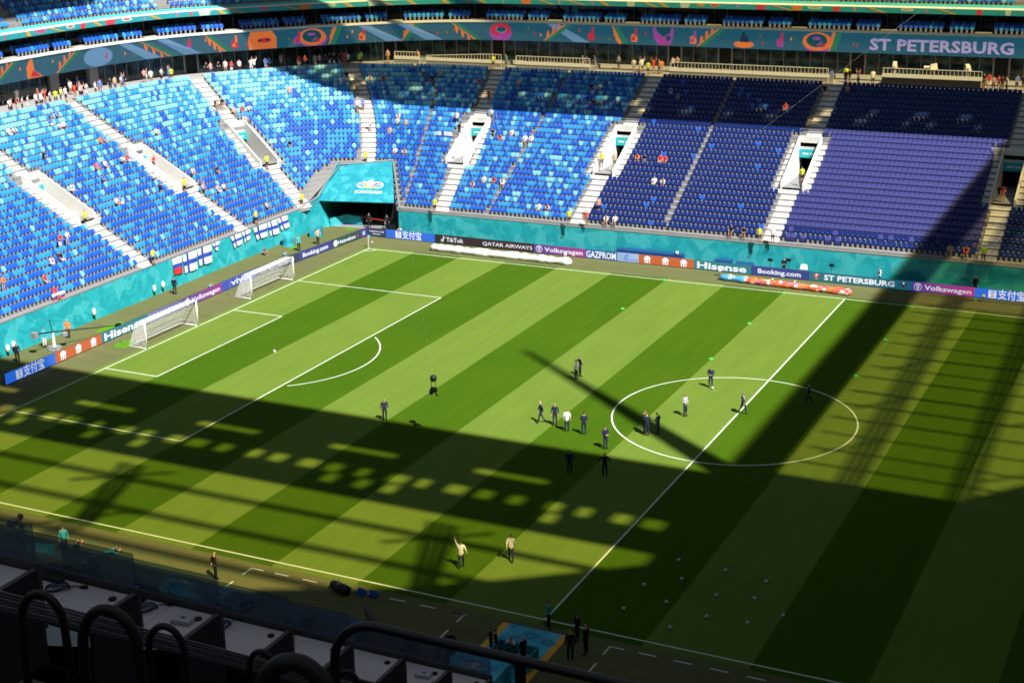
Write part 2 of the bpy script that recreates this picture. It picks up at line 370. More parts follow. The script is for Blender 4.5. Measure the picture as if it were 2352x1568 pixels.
# ================================================================== lower tier
CX, CY, R0, ARC = -57.0, 35.0, 6.0, 10.0
RUN, RISE, NR, ZB = 0.81, 0.4455, 28, 3.1
def S(u, d):
    if u < 0: return Vector((CX-R0-d, CY+u)), Vector((1, 0))
    if u <= ARC:
        th = rad(180-90*u/ARC); c, s = math.cos(th), math.sin(th)
        return Vector((CX+(R0+d)*c, CY+(R0+d)*s)), Vector((-c, -s))
    return Vector((CX+u-ARC, CY+R0+d)), Vector((0, -1))
def met(u, d): return 1.0 if (u < 0 or u > ARC) else rad(9)*(R0+d)
AISLES = [  # centre at foot, centre at top, half width, has a vomitory, first row
    ('first', -25.0, -25.0, .80, True, 0), ('second', -9.2, -8.6, .80, True, 0), ('third', 2.45, 2.55, .85, True, 0), ('fourth', 8.9, 6.95, .85, False, 8),
    ('fifth', 19.75, 15.95, .85, True, 0), ('sixth', 36.25, 36.6, .85, True, 0), ('seventh', 57.5, 57.75, .85, True, 0), ('eighth', 78.6, 78.8, .85, True, 0), ('ninth', 99.3, 99.3, .85, True, 0)]
THIN = [(25.6, 25.7), (46.3, 46.3), (15.0, 8.7)]
DTOP = NR*RUN
def acen(a, d): return a[1]+(a[2]-a[1])*d/DTOP
SLOT0, SLOT1 = 9, 17
def wedge(d):
    f = d/6.48
    return 2.7+3.95*f, 14.4-4.4*f
U0, U1 = -80.0, 115.0
def cut(iv, a, b):
    out = []
    for p, q in iv:
        if b <= p or a >= q: out.append((p, q)); continue
        if a > p: out.append((p, a))
        if b < q: out.append((b, q))
    return out
def row_iv(i, for_seats=False):
    d = (i+.5)*RUN; iv = [(U0, U1)] if not for_seats else [(-58.0, 98.0)]
    for a in AISLES:
        c = acen(a, d); m = met(c, d)
        if for_seats:
            if i < a[5]: continue
            h = a[3]+.12
            if a[4] and SLOT0-1 <= i < SLOT1+1: h = 2.05
            iv = cut(iv, c-h/m, c+h/m)
        elif a[4] and SLOT0 <= i < SLOT1: iv = cut(iv, c-1.22/m, c+1.22/m)
    if for_seats:
        for t0, t1 in THIN:
            c = t0+(t1-t0)*d/DTOP; iv = cut(iv, c-.10/met(c, d), c+.10/met(c, d))
    if i < 8:
        a, b = wedge(d); iv = cut(iv, a-(.45/met(a, d) if for_seats else 0), b+(.45/met(b, d) if for_seats else 0))
    return iv
def samples(a, b):
    pts = [a]
    for j in range(41):
        u = ARC*j/40
        if a < u < b: pts.append(u)
    pts.append(b); return pts
g = MB()
for i in range(NR):
    z = ZB+RISE*i; d0, d1 = i*RUN, (i+1)*RUN
    for a, b in row_iv(i):
        us = samples(a, b)
        for p, q in zip(us, us[1:]):
            P0, P1, Q0, Q1 = S(p, d0)[0], S(p, d1)[0], S(q, d0)[0], S(q, d1)[0]
            zl = z-RISE if i else z-.40
            g.poly([(P0.x, P0.y, zl), (P0.x, P0.y, z), (Q0.x, Q0.y, z), (Q0.x, Q0.y, zl)])
            g.poly([(P0.x, P0.y, z), (P1.x, P1.y, z), (Q1.x, Q1.y, z), (Q0.x, Q0.y, z)])
tag(g.build('seating_terrace', M_CONC), kind='structure')
ZC = ZB+RISE*NR         # concourse floor 15.57

# stairs: half steps between the rows
def frame(u, d):
    p, n = S(u, d); return p, n, Vector((-n.y, n.x))
for a in AISLES[:8]:
    name, u0, u1, hw, vom, i0 = a
    mid = S(acen(a, 11), 11)[0]
    st = thing('stairway', f'pale concrete stairs, {name} stairway from the left, climbing between blocks of seats', 'stairs', (mid.x, mid.y, ZB))
    me_cache = {}
    for i in range(i0, NR):
        d = i*RUN; z = ZB+RISE*i; c = acen(a, d); p, n, t = frame(c, d+RUN*.5)
        spans = [(-hw, hw)]
        if vom and SLOT0 <= i < SLOT1: spans = [(-1.98, -1.27), (1.27, 1.98)]
        elif vom and i == SLOT0-1: spans = [(-1.98, 1.98)]
        for s0, s1 in spans:
            w = round(s1-s0, 3)
            if w not in me_cache:
                b = MB(); b.box(-w/2, w/2, -RUN/2-.012, RUN/2-.004, -.02, .012); b.box(-w/2, w/2, 0.0, RUN/2-.004, .012, RISE*.5)
                me_cache[w] = b.mesh('step', M_STEP)
            s = link('step', me_cache[w], st)
            q = p-Vector((-n.y, n.x))*((s0+s1)/2)*-1
            s.location = (q.x-mid.x, q.y-mid.y, z-ZB); s.rotation_euler = (0, 0, math.atan2(n.x, -n.y))
# vomitories
for a in AISLES[:8]:
    if not a[4]: continue
    name = a[0]; d0, d1 = SLOT0*RUN, SLOT1*RUN
    p, n, t = frame(acen(a, 10.5), d0); rz = math.atan2(n.x, -n.y)      # local +Y goes up the stand
    v = thing('vomitory', f'white walled exit cut into the {name} stairway from the left, teal sign over its mouth', 'exit', (p.x, p.y, ZB+RISE*SLOT0), rz, 'exits cut into the stand')
    D = d1-d0; top = lambda o: o*RISE/RUN+.62
    for sx in (-1, 1):
        b = MB(); x0, x1 = (1.08, 1.24) if sx > 0 else (-1.24, -1.08)
        b.hexa([(x0, -.25, -.4), (x1, -.25, -.4), (x1, D, -.4), (x0, D, -.4), (x0, -.25, top(-.3)), (x1, -.25, top(-.3)), (x1, D, top(D)), (x0, D, top(D))])
        b.build('side_wall', M_STEP, v)
    b = MB(); b.poly([(-1.08, -.25, .02), (1.08, -.25, .02), (1.08, D+3, .02), (-1.08, D+3, .02)]); b.build('passage_floor', M_GREY, v)
    b = MB(); b.box(-1.24, 1.24, D, D+.2, 2.75, top(D)+.05); b.build('head_wall', M_STEP, v)
    b = MB(); b.box(-1.06, 1.06, D-.42, D-.30, 2.0, 2.9)
    sg = b.build('sign', M_SIGN, v)
    b = MB(); b.box(-.7, -.05, D-.427, D-.421, 2.35, 2.52); b.box(.12, .65, D-.427, D-.421, 2.35, 2.52); b.build('sign_print', M_WHITE, sg)
    b = MB(); b.poly([(-1.07, D, 0), (-1.07, D+3, 0), (-1.07, D+3, 2.75), (-1.07, D, 2.75)]); b.poly([(1.07, D, 0), (1.07, D+3, 0), (1.07, D+3, 2.75), (1.07, D, 2.75)])
    b.poly([(-1.07, D+3, 0), (1.07, D+3, 0), (1.07, D+3, 2.75), (-1.07, D+3, 2.75)]); b.poly([(-1.07, D, 2.75), (1.07, D, 2.75), (1.07, D+3, 2.75), (-1.07, D+3, 2.75)])
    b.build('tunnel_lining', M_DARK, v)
    z = top(D)+.05
    b = MB(); b.tube([(-1.2, D+.1, z), (-1.2, D+.1, z+.75), (1.2, D+.1, z+.75), (1.2, D+.1, z)], .03, 6); b.tube([(-1.2, D+.1, z+.4), (1.2, D+.1, z+.4)], .02, 6); b.tube([(0, D+.1, z), (0, D+.1, z+.75)], .025, 6)
    b.build('guard_rail', M_METAL, v)
    b = MB()
    for sx in (-1, 1): b.tube([(sx*2.0, D+.3, top(D)-.8), (sx*2.0, D+.3, top(D)+.55), (sx*2.0, D-.5, top(D)+.3), (sx*2.0, D-.5, top(D)-1.2)], .03, 6)
    b.build('end_hoop', M_METAL, v)

# ------------------------------------------------------------------ seats
def seat_arrays(kind):
    b = MB()
    if kind == 'cover':
        b.hexa([(-.222, .06, .10), (.222, .06, .10), (.222, -.20, .06), (-.222, -.20, .06), (-.228, .10, .50), (.228, .10, .50), (.205, -.17, .88), (-.205, -.17, .88)])
    else:
        o = [(-.18, .32), (.18, .32), (.232, .43), (.232, .72), (.17, .85), (-.17, .85), (-.232, .72), (-.232, .43)]
        k = len(b.v)
        for x, z in o: b.v.append((x, -.06-(z-.36)*.22, z))
        for x, z in o: b.v.append((x*.96, -.11-(z-.36)*.22, z))
        b.f.append(tuple(range(7, -1, -1))); b.m.append(0); b.f.append(tuple(range(8, 16))); b.m.append(0)
        for j in range(8): b.f.append((j, (j+1) % 8, 8+(j+1) % 8, 8+j)); b.m.append(0)
        b.hexa([(-.19, .02, .40), (.19, .02, .40), (.19, -.05, .38), (-.19, -.05, .38), (-.185, .0, .66), (.185, .0, .66), (.185, -.06, .68), (-.185, -.06, .68)])
        b.hexa([(-.10, .02, .0), (.10, .02, .0), (.10, -.10, .0), (-.10, -.10, .0), (-.10, .0, .38), (.10, .0, .38), (.10, -.08, .38), (-.10, -.08, .38)], 1)
    return np.array(b.v), b.f, np.array(b.m)
SEAT_A = seat_arrays('plain'); COVER_A = seat_arrays('cover')
class SeatPile:
    def __init__(self): self.V = []; self.F = []; self.M = []; self.k = 0
    def add(self, A, x, y, z, n, ci):
        V, F, m = A; c, s = n.y, -n.x        # local +Y -> n
        X = np.stack([V[:, 0]*n.y+V[:, 1]*n.x, -V[:, 0]*n.x+V[:, 1]*n.y, V[:, 2]], 1)+(x, y, z)
        self.V.append(X); self.F += [tuple(self.k+i for i in f) for f in F]; self.k += len(V)
        self.M.append(np.where(m == 0, ci, 5))
    def build(self, name):
        me = bpy.data.meshes.new(name); me.from_pydata(np.concatenate(self.V).tolist(), [], self.F)
        for mm in M_S: me.materials.append(mm)
        me.polygons.foreach_set('material_index', np.concatenate(self.M).astype(np.int32)); me.update()
        return link(name, me)
pile = SeatPile(); single = []
rs = random.Random(5)
def seat_colour(u, d, i):
    f = d/DTOP; r = rs.random()
    if u < 19:
        if f > .5: pl, pm = .08+.60*(f-.5)/.5*(1.0 if u < 8.5 else .8), .48
        else: pl, pm = .02+.06*f*2, .24+.24*f*2
        pm = min(pm, 1-pl-.08)
    elif u < 36.3: pl, pm = .10+.12*f, .34+.10*f
    elif u < 57.6: return 3 if (r > .03) else 2
    elif u < 78.8:
        if 2 <= i < 19: return 4
        return 3 if (d > 8 or r < .7) else 4
    else: return 3
    return 0 if r < pl else (1 if r < pl+pm else 2)
for i in range(NR):
    d = i*RUN+.50; z = ZB+RISE*i
    for a, b in row_iv(i, True):
        u = a+.27/met(a, d)
        while u < b-.2/met(u, d):
            p, n = S(u, d)
            ci = seat_colour(u, d, i)
            if u < -25.9 and i < 7 and u > -46: single.append((p.x, p.y, z, n, ci))
            elif -50 < u < 92:
                pile.add(COVER_A if ci == 4 else SEAT_A, p.x, p.y, z, n, ci)
            if u < 0 < u+.5: u = (u+.5)/met(0.01, d)
            else: u += .5/met(u, d)
seat_me = {}
for x, y, z, n, ci in single:
    if ci not in seat_me:
        V, F, m = SEAT_A; me = bpy.data.meshes.new('stadium_seat'); me.from_pydata(V.tolist(), [], F)
        me.materials.append(M_S[ci]); me.materials.append(M_S[5]); me.polygons.foreach_set('material_index', m.astype(np.int32)); seat_me[ci] = me
    o = link('stadium_seat', seat_me[ci], None, (x, y, z), math.atan2(-n.x, n.y))
    cn = ('pale blue', 'mid blue', 'deep blue')[ci]
    tag(o, f'{cn} plastic seat in the seven lowest rows left of the first stairway', 'seat', f'{cn} seats in the seven lowest rows at far left')

# ------------------------------------------------------------------ teal wall round the pitch
def wall_run(name, pts, z1, label, cap=True, th=.18):
    w = tag(link(name, None), label, 'wall')
    b = MB()
    for p, q in zip(pts, pts[1:]):
        p, q = Vector(p), Vector(q); t = (q-p).normalized(); n = Vector((-t.y, t.x))*th     # n points behind the wall
        b.hexa([(p.x, p.y, -.02), (q.x, q.y, -.02), (q.x+n.x, q.y+n.y, -.02), (p.x+n.x, p.y+n.y, -.02), (p.x, p.y, z1), (q.x, q.y, z1), (q.x+n.x, q.y+n.y, z1), (p.x+n.x, p.y+n.y, z1)])
    b.build('printed_panel', M_TEAL, w)
    b = MB()
    for p, q in zip(pts, pts[1:]):
        p, q = Vector(p), Vector(q); t = (q-p).normalized(); n = Vector((-t.y, t.x))
        a_ = p-n*.03; c_ = q-n*.03; e_ = q+n*(th+.04); f_ = p+n*(th+.04)
        b.hexa([(a_.x, a_.y, z1+.004), (c_.x, c_.y, z1+.004), (e_.x, e_.y, z1+.004), (f_.x, f_.y, z1+.004)]+[(s.x, s.y, z1+.09) for s in (a_, c_, e_, f_)])
    b.build('coping', M_METAL, w)
    return w
wall_run('pitch_wall', [(-62.85, -45), (-62.85, 40.3)], 3.0, 'long teal printed wall below the seats behind the goals')
wall_run('pitch_wall', [(-52.7, 41.05), (-48, 40.85), (50, 40.85)], 2.75, 'long teal printed wall below the far seats behind the advertising boards')
# floor strip between wall and first row
g = MB()
g.poly([(-62.9, -45, ZB-.02), (-62.9, 40.2, ZB-.02), (-64.2, 40.2, ZB-.02), (-64.2, -45, ZB-.02)])
g.poly([(-52.9, 41.0, 2.8), (50, 41.0, 2.8), (50, 41.6, 2.8), (-52.9, 41.6, 2.8)])
tag(g.build('front_walkway', M_CONC), kind='structure')

g = MB(); g.poly([(-62.85, 37.0, 3.04), (-62.7, 45.2, 6.35), (-64.6, 46.2, 6.5), (-64.2, 38.5, 3.5)]); tag(g.build('corner_slope', M_CONC), kind='structure')
# ------------------------------------------------------------------ corner tunnel
TL, TR, BL, BR = Vector((-62.6, 45.0, 6.75)), Vector((-57.0, 47.55, 6.55)), Vector((-63.0, 40.3, 3.2)), Vector((-54.0, 42.4, 3.2))
tun = thing('players_tunnel', 'dark tunnel mouth in the corner under a sloping teal hoarding with a trophy emblem', 'tunnel', (-58.5, 43, 0))
off = Vector((58.5, -43, 0))
def tp(*q): return [tuple(Vector(v)+off) for v in q]
ax = (BR-BL).normalized(); up = ((TL+TR)/2-(BL+BR)/2); up = (up-ax*up.dot(ax)).normalized(); nrm = ax.cross(up)
TL = TL-nrm*(TL-BL).dot(nrm); TR = TR-nrm*(TR-BL).dot(nrm)
b = MB(); th = -nrm*.15
b.hexa(tp(BL+th, BR+th, BR, BL, TL+th, TR+th, TR, TL)); hood = b.build('hoarding', M_TEALP, tun)
b = MB()
b.tube(tp(TL+Vector((-.1, 0, .1)), TR+Vector((0, .1, .1))), .10, 6); b.build('left_coping', M_METAL, tun)
b = MB(); rw = [(36.4, 3.0), (40.3, 3.62), (45.2, 6.95)]
for (y0, z0), (y1, z1) in zip(rw, rw[1:]): b.hexa(tp((-62.86, y0, 2.9), (-62.86, y1, 2.9), (-63.05, y1, 2.9), (-63.05, y0, 2.9), (-62.86, y0, z0), (-62.86, y1, z1), (-63.05, y1, z1), (-63.05, y0, z0)))
b.build('rising_parapet', M_TEALP, tun)
b = MB(); b.tube(tp(*[(-62.95, y, z+.06) for y, z in rw]), .13, 6); b.build('parapet_coping', M_METAL, tun)
b = MB(); b.tube(tp(TR+Vector((.1, .1, .1)), Vector((-52.6, 41.15, 3.0))), .12, 6); b.build('right_coping', M_METAL, tun)
b = MB(); b.poly(tp((-54.05, 42.3, 3.1), (-57, 47.5, 6.5), (-52.7, 41.1, 2.85))); b.poly(tp((-52.72, 41.1, 0), (-54.6, 41.9, 0), (-54.05, 42.3, 3.1), (-52.72, 41.1, 2.85)))
b.poly(tp((-54.6, 41.9, 0), (-57.4, 52, 0), (-57.4, 52, 6.4), (-57, 47.5, 6.4), (-54.05, 42.35, 3.1))); b.build('right_reveal', M_BLK, tun)
b = MB(); b.hexa(tp((-63.03, 40.3, -.02), (-62.1, 41.3, -.02), (-62.25, 41.4, -.02), (-63.2, 40.4, -.02), (-63.03, 40.3, 3.18), (-62.95, 40.5, 3.18), (-63.05, 40.6, 3.18), (-63.2, 40.4, 3.18))); b.build('wing_wall', M_TEAL, tun)
b = MB(); b.poly(tp((-62.2, 41.35, 0), (-64.2, 47.5, 0), (-64.2, 47.5, 6.5), (-62.75, 45.0, 6.5), (-63.02, 40.6, 3.1))); b.build('left_reveal', M_TEAL, tun)
b = MB(); b.hexa(tp((-62.1, 41.4, 0), (-60.9, 43.0, 0), (-61.05, 43.1, 0), (-62.25, 41.5, 0), (-62.1, 41.4, .9), (-60.9, 43.0, 1.15), (-61.05, 43.1, 1.15), (-62.25, 41.5, .9)))
b.hexa(tp((-60.9, 43.0, 0), (-58.9, 42.9, 0), (-58.9, 43.05, 0), (-61.0, 43.12, 0), (-60.9, 43.0, 1.15), (-58.9, 42.9, 1.1), (-58.9, 43.05, 1.1), (-61.0, 43.12, 1.15))); b.build('low_barrier', M_TEAL, tun)
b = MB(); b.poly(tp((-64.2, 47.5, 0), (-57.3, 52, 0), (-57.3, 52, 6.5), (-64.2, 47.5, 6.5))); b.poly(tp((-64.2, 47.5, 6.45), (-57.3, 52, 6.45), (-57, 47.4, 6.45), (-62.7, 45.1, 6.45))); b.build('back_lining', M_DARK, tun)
b = MB(); b.poly(tp((-62, 41.5, .0), (-54.6, 41.9, .0), (-57.4, 52, .0), (-64.2, 47.5, .0))); b.build('tunnel_floor', M_GREY, tun)
b = MB(); b.tube(tp((-58.8, 43.0, 0), (-58.8, 43.0, 1.15), (-58.3, 46, 1.3)), .03, 6); b.tube(tp((-55.6, 42.8, .4), (-57.6, 47, 3.2)), .05, 6); b.build('handrail', M_METAL, tun)
b = MB(); b.tube(tp((-58.75, 43.0, 1.0), (-55.1, 42.4, 1.0)), .04, 6); b.build('red_rope', CLOTH['red'], tun)
# emblem and lettering on the hoarding
def on_plane(o, origin, ax, up, nrm): o.matrix_local = Matrix(((ax.x, -nrm.x, up.x, origin.x), (ax.y, -nrm.y, up.y, origin.y), (ax.z, -nrm.z, up.z, origin.z), (0, 0, 0, 1)))
def emblem(mb, cx, cz, w, y=-.012):
    """a white cup between two fans of coloured petals, white outline ellipse; materials 0 white 1 orange 2 red 3 pale blue 4 violet 5 green"""
    def P(pts, mi, yy): mb.poly([(cx+a*w, yy, cz+c*w) for a, c in pts], mi)
    for sx in (-1, 1):
        P([(sx*(.26+.24*math.cos(t*PI/9)), .0+.17*math.sin(t*PI/9)) for t in range(18)][::-sx], 0, y)
        P([(sx*(.26+.215*math.cos(t*PI/9)), .0+.145*math.sin(t*PI/9)) for t in range(18)][::-sx], 3, y-.003)
        P([(sx*.06, -.14), (sx*.13, -.13), (sx*.30, .10), (sx*.20, .13)][::sx], 1 if sx < 0 else 2, y-.006)
        P([(sx*.30, .06), (sx*.40, .12), (sx*.36, .16), (sx*.26, .12)][::sx], 4 if sx < 0 else 2, y-.009)
        P([(sx*.22, -.08), (sx*.36, -.06), (sx*.40, .02), (sx*.28, .02)][::sx], 6, y-.009)
    P(ell(0, .10, .125, .155, 16), 0, y-.012); P([(-.09, .06), (.09, .06), (.06, -.13), (-.06, -.13)][::-1], 0, y-.014)
    P([(-.28, -.16), (.28, -.16), (.16, -.11), (-.16, -.11)][::-1], 5, y-.015)
M_EMB = [M_WHITE, mat('emblem_orange', (.80, .25, .05)), mat('emblem_red', (.68, .05, .06)), mat('emblem_sky', (.20, .62, .80)), mat('emblem_violet', (.32, .10, .45)), mat('emblem_green', (.42, .62, .08)), mat('emblem_blue', (.05, .28, .48))]
b = MB(); emblem(b, 0, 0, 3.2)
o = b.build('emblem', M_EMB, hood)
mid = (BL+BR)/2
cen = BL+ax*5.75+up*2.65-Vector((0, 0, 0))
on_plane(o, cen+off+nrm*.02, ax, up, nrm)
b = MB(); put_text(b, 'EURO2020', -1.62, 0, .42, 3.25, bold=.02, spacing=1.05); o = b.build('lettering', M_WHITE, hood); on_plane(o, BL+ax*5.8+up*1.35+off+nrm*.03, ax, up, nrm)
# ================================================================== advertising boards
def crown(mb, cx, w, y, h=1.0):
    mb.poly([(cx-.30*w, y, .12*h), (cx-.34*w, y, .60*h), (cx-.42*w, y, .62*h), (cx-.30*w, y, .82*h), (cx, y, .97*h), (cx+.30*w, y, .82*h), (cx+.42*w, y, .62*h), (cx+.34*w, y, .60*h), (cx+.30*w, y, .12*h),
             (cx+.20*w, y, .12*h), (cx+.20*w, y, .50*h), (cx+.11*w, y, .50*h), (cx+.08*w, y, .12*h), (cx-.08*w, y, .12*h), (cx-.11*w, y, .50*h), (cx-.20*w, y, .50*h), (cx-.20*w, y, .12*h)][::-1])
def disc(mb, cx, cz, r, y, mi=0, r2=None):
    if r2 is None: mb.poly([(a, y, c) for a, c in ell(cx, cz, r, r, 18)], mi)
    else:
        A, B = ell(cx, cz, r, r, 18), ell(cx, cz, r2, r2, 18)
        for i in range(18):
            j = (i+1) % 18; mb.poly([(A[i][0], y, A[i][1]), (A[j][0], y, A[j][1]), (B[j][0], y, B[j][1]), (B[i][0], y, B[i][1])], mi)
def stroke(mb, pts, w, y, mi=0):
    for (a, c), (e, f) in zip(pts, pts[1:]):
        dx, dz = e-a, f-c; L = math.hypot(dx, dz); nx, nz = -dz/L*w/2, dx/L*w/2
        mb.poly([(a-nx, y, c-nz), (e-nx, y, f-nz), (e+nx, y, f+nz), (a+nx, y, c+nz)], mi)
def roundel(mb, cx, r, y, cz=.5):
    disc(mb, cx, cz, r, y, 0, r*.86)
    stroke(mb, [(cx-.50*r, cz+.62*r), (cx-.02*r, cz-.62*r), (cx, cz-.2*r), (cx+.02*r, cz-.62*r), (cx+.50*r, cz+.62*r)], .17*r, y)
    stroke(mb, [(cx-.22*r, cz+.75*r), (cx, cz+.2*r), (cx+.22*r, cz+.75*r)], .15*r, y-.002)
def pay_logo(mb, x, y, h=1.0):
    A = [(x, y, .12*h), (x+.72*h, y, .12*h), (x+.72*h, y, .88*h), (x, y, .88*h)]
    mb.poly(A)
M_BLUEINK = mat('blue_led_print', (.01, .05, .35), 0.5, emit=(.02, .16, .8), estr=0.35)
def board(x0, y0, x1, y1, label, m, draw=None, inks=None, h=.95):
    """LED board from left end to right end as seen from the pitch"""
    p, q = Vector((x0, y0)), Vector((x1, y1)); L = (q-p).length; rz = math.atan2(q.y-p.y, q.x-p.x)
    t = thing('advertising_board', label, 'advertising board', (p.x, p.y, 0), rz, 'LED boards along the pitch')
    b = MB(); b.box(.012, L-.012, .0, .10, .05, h); b.build('screen', m, t)
    b = MB(); b.box(.012, L-.012, .10, .22, -.01, h-.02); b.box(.012, L-.012, .0, .22, -.01, .047); b.build('housing', M_BLK, t)
    if draw:
        b = MB(); draw(b, L); b.build('lettering', inks or [M_INK], t)
    return t
BLUE, ORG, TEA = (.02, .16, .78), (.62, .13, .03), (.02, .22, .26)
def d_pay(b, L, s=1.0):
    x = L*.20; pay_logo(b, x, -.004); put_text(b, '支', x+.13, .24, .62, .5, y=-.008, mi=1); put_text(b, '支付宝', x+.86, .16, .75, 2.45*s, bold=.012)
def d_org(b, L):
    for f in (.16, .49, .82): crown(b, L*f, .95, -.004, .95)
def tx(body, f0, f1, z=.27, h=.5, bold=.015, mi=0):
    return lambda b, L: put_text(b, body, L*f0, z, h, L*(f1-f0), bold=bold, mi=mi)
def multi(*fs):
    def g_(b, L):
        for f in fs: f(b, L)
    return g_
m_blue, m_org, m_tea = led('led_blue', BLUE), led('led_orange', ORG), led('led_teal', TEA)
m_vw = led('led_violet_pink', (.07, .05, .32), (.50, .04, .26)); m_navy = led('led_navy', (.035, .05, .26)); m_blk = led('led_black', (.012, .012, .014), (.03, .008, .018))
m_mar = led('led_maroon', (.035, .010, .020)); m_gaz = led('led_blue_fade', (.03, .10, .42), (.02, .12, .30)); m_pale = led('led_pale_blue', (.30, .46, .72), (.45, .58, .80)); m_green = led('led_green', (.01, .10, .05), (.03, .05, .09))
m_lil = led('led_lilac', (.22, .24, .48), (.10, .09, .34)); m_dk = led('led_slate', (.03, .04, .10)); m_viv = led('led_indigo', (.05, .09, .55))
Y1 = 38.95
def far(x0, x1, *a, **k): board(x0, Y1, x1, Y1, *a, **k)
far(-55.7, -53.2, 'short slate board in the corner with two lines of small white print', m_dk, multi(tx('TAKEAWAY.COM', .12, .88, .52, .18), tx('LIEFERANDO', .3, .7, .24, .14)))
far(-53.2, -46.95, 'bright blue board with white characters nearest the corner on the far side', m_blue, d_pay, [M_INK, M_BLUEINK])
far(-46.95, -41.2, 'black board with white note symbol and TikTok lettering', m_blk, multi(lambda b, L: (disc(b, .95, .36, .17, -.004, 0, .09), stroke(b, [(1.10, .36), (1.10, .86)], .08, -.004), stroke(b, [(1.10, .84), (1.2, .7), (1.32, .66)], .08, -.006)), tx('TikTok', .25, .62, .27, .5)))
far(-41.2, -34.84, 'maroon board with white QATAR AIRWAYS capitals', m_mar, tx('QATAR AIRWAYS', .03, .97, .30, .40, .005))
far(-34.84, -28.84, 'violet to pink board with white round VW badge, left one on the far side', m_vw, multi(lambda b, L: roundel(b, .62, .38, -.004), tx('Volkswagen', .21, .95, .28, .48)))
far(-28.84, -25.25, 'blue board with tall narrow white GAZPROM capitals', m_gaz, tx('GAZPROM', .03, .97, .14, .72, .02))
far(-25.25, -22.83, 'pale blue white board with blue flame emblem', m_pale, lambda b, L: (stroke(b, [(1.25, .80), (.95, .66), (.80, .46), (.88, .26), (1.08, .22), (1.15, .42), (1.0, .42)], .08, -.004), stroke(b, [(1.2, .84), (1.13, .6), (1.22, .45)], .07, -.004), put_text(b, 'GAZPROM', 1.25, .17, .2, 1.0, bold=.01)), [M_BLUEINK])
far(-22.83, -16.8, 'orange board with three white crowned house symbols, on the far side', m_org, d_org)
far(-16.8, -10.74, 'dark teal board with large white Hisense letters, on the far side', m_tea, tx('Hisense', .06, .92, .18, .68, .03))
far(-10.74, -4.82, 'dark blue board with white Booking.com letters, on the far side', m_navy, tx('Booking.com', .12, .86, .28, .48, .02))
def stp(b, L):
    put_text(b, 'ST PETERSBURG', L*.15, .26, .52, L*.69, bold=.03)
    for cx in (L*.075, L*.925):
        b.poly([(a, -.004, c) for a, c in ell(cx, .66, .11, .14, 12)], 0); b.poly([(cx-.06, -.006, .2), (cx+.06, -.006, .2), (cx+.09, -.006, .6), (cx-.09, -.006, .6)], 1)
        for s_ in (-1, 1): b.poly([(cx+s_*.10, -.005, .35), (cx+s_*.3, -.005, .62), (cx+s_*.25, -.005, .82), (cx+s_*.10, -.005, .62)][::s_], 2)
far(-4.82, 5.17, 'long teal board with white ST PETERSBURG between two cup emblems', led('led_sea_teal', (.01, .17, .22), (.01, .12, .20)), stp, [M_INK, M_EMB[1], M_EMB[2]])
far(5.17, 11.06, 'violet to pink board with white round VW badge, right one on the far side', m_vw, multi(lambda b, L: roundel(b, .62, .38, -.004), tx('Volkswagen', .21, .95, .28, .48)))
far(11.06, 17.4, 'bright blue board with white characters at the right edge of the photo', m_blue, d_pay, [M_INK, M_BLUEINK])
far(17.4, 24, 'dark teal board beyond the right edge of the photo', m_tea, tx('Hisense', .06, .92, .18, .68, .03))
lx = lambda y: -57.25 if y < 20 else -57.25+(y-20)*.086
def lft(y0, y1, *a, **k): board(lx(y0), y0, lx(y1), y1, *a, **k)
lft(-15.75, -9.89, 'bright blue board with white characters at the left end behind the goal line', m_blue, d_pay, [M_INK, M_BLUEINK])
lft(-9.89, -4.0, 'orange board with three white crowned house symbols, behind the goal line', m_org, d_org)
lft(-4.0, 2.4, 'dark teal board with white Hisense letters behind the nearer goal', m_tea, tx('Hisense', .06, .92, .18, .68, .03))
lft(2.4, 7.69, 'pale lilac board seen through the net of the nearer goal', m_lil, tx('l l l l l l l l l', .06, .9, .2, .6, 0))
lft(7.69, 13.75, 'violet to pink board with white round VW badge, behind the goal line', m_vw, multi(lambda b, L: roundel(b, .62, .38, -.004), tx('Volkswagen', .21, .95, .28, .48)))
lft(13.75, 19.6, 'indigo blue board with white vivo letters behind the farther goal', m_viv, tx('vivo', .27, .78, .25, .62, .015))
lft(19.6, 26.6, 'slate board with a thin line of pale print behind the farther goal', m_dk, tx('JUST EAT TAKEAWAY', .1, .9, .3, .3, .0))
lft(26.6, 32.5, 'dark blue board with white Booking.com letters, behind the goal line', m_navy, tx('Booking.com', .12, .86, .28, .48, .02))
lft(32.5, 37.6, 'dark green board with pale disc, Heineken letters and red star', m_green, multi(lambda b, L: disc(b, .55, .48, .36, -.004), tx('Heineken', .2, .82, .28, .42), lambda b, L: b.poly([(L*.9+.17*math.cos(PI/2+i*PI/5)*(1 if i % 2 == 0 else .4), -.004, .5+.17*math.sin(PI/2+i*PI/5)*(1 if i % 2 == 0 else .4)) for i in range(10)], 1)), [M_INK, M_EMB[2]])
lft(37.6, 38.9, 'very short blue board closing the corner beside the green one', m_navy, tx('SE', .3, .7, .3, .4))

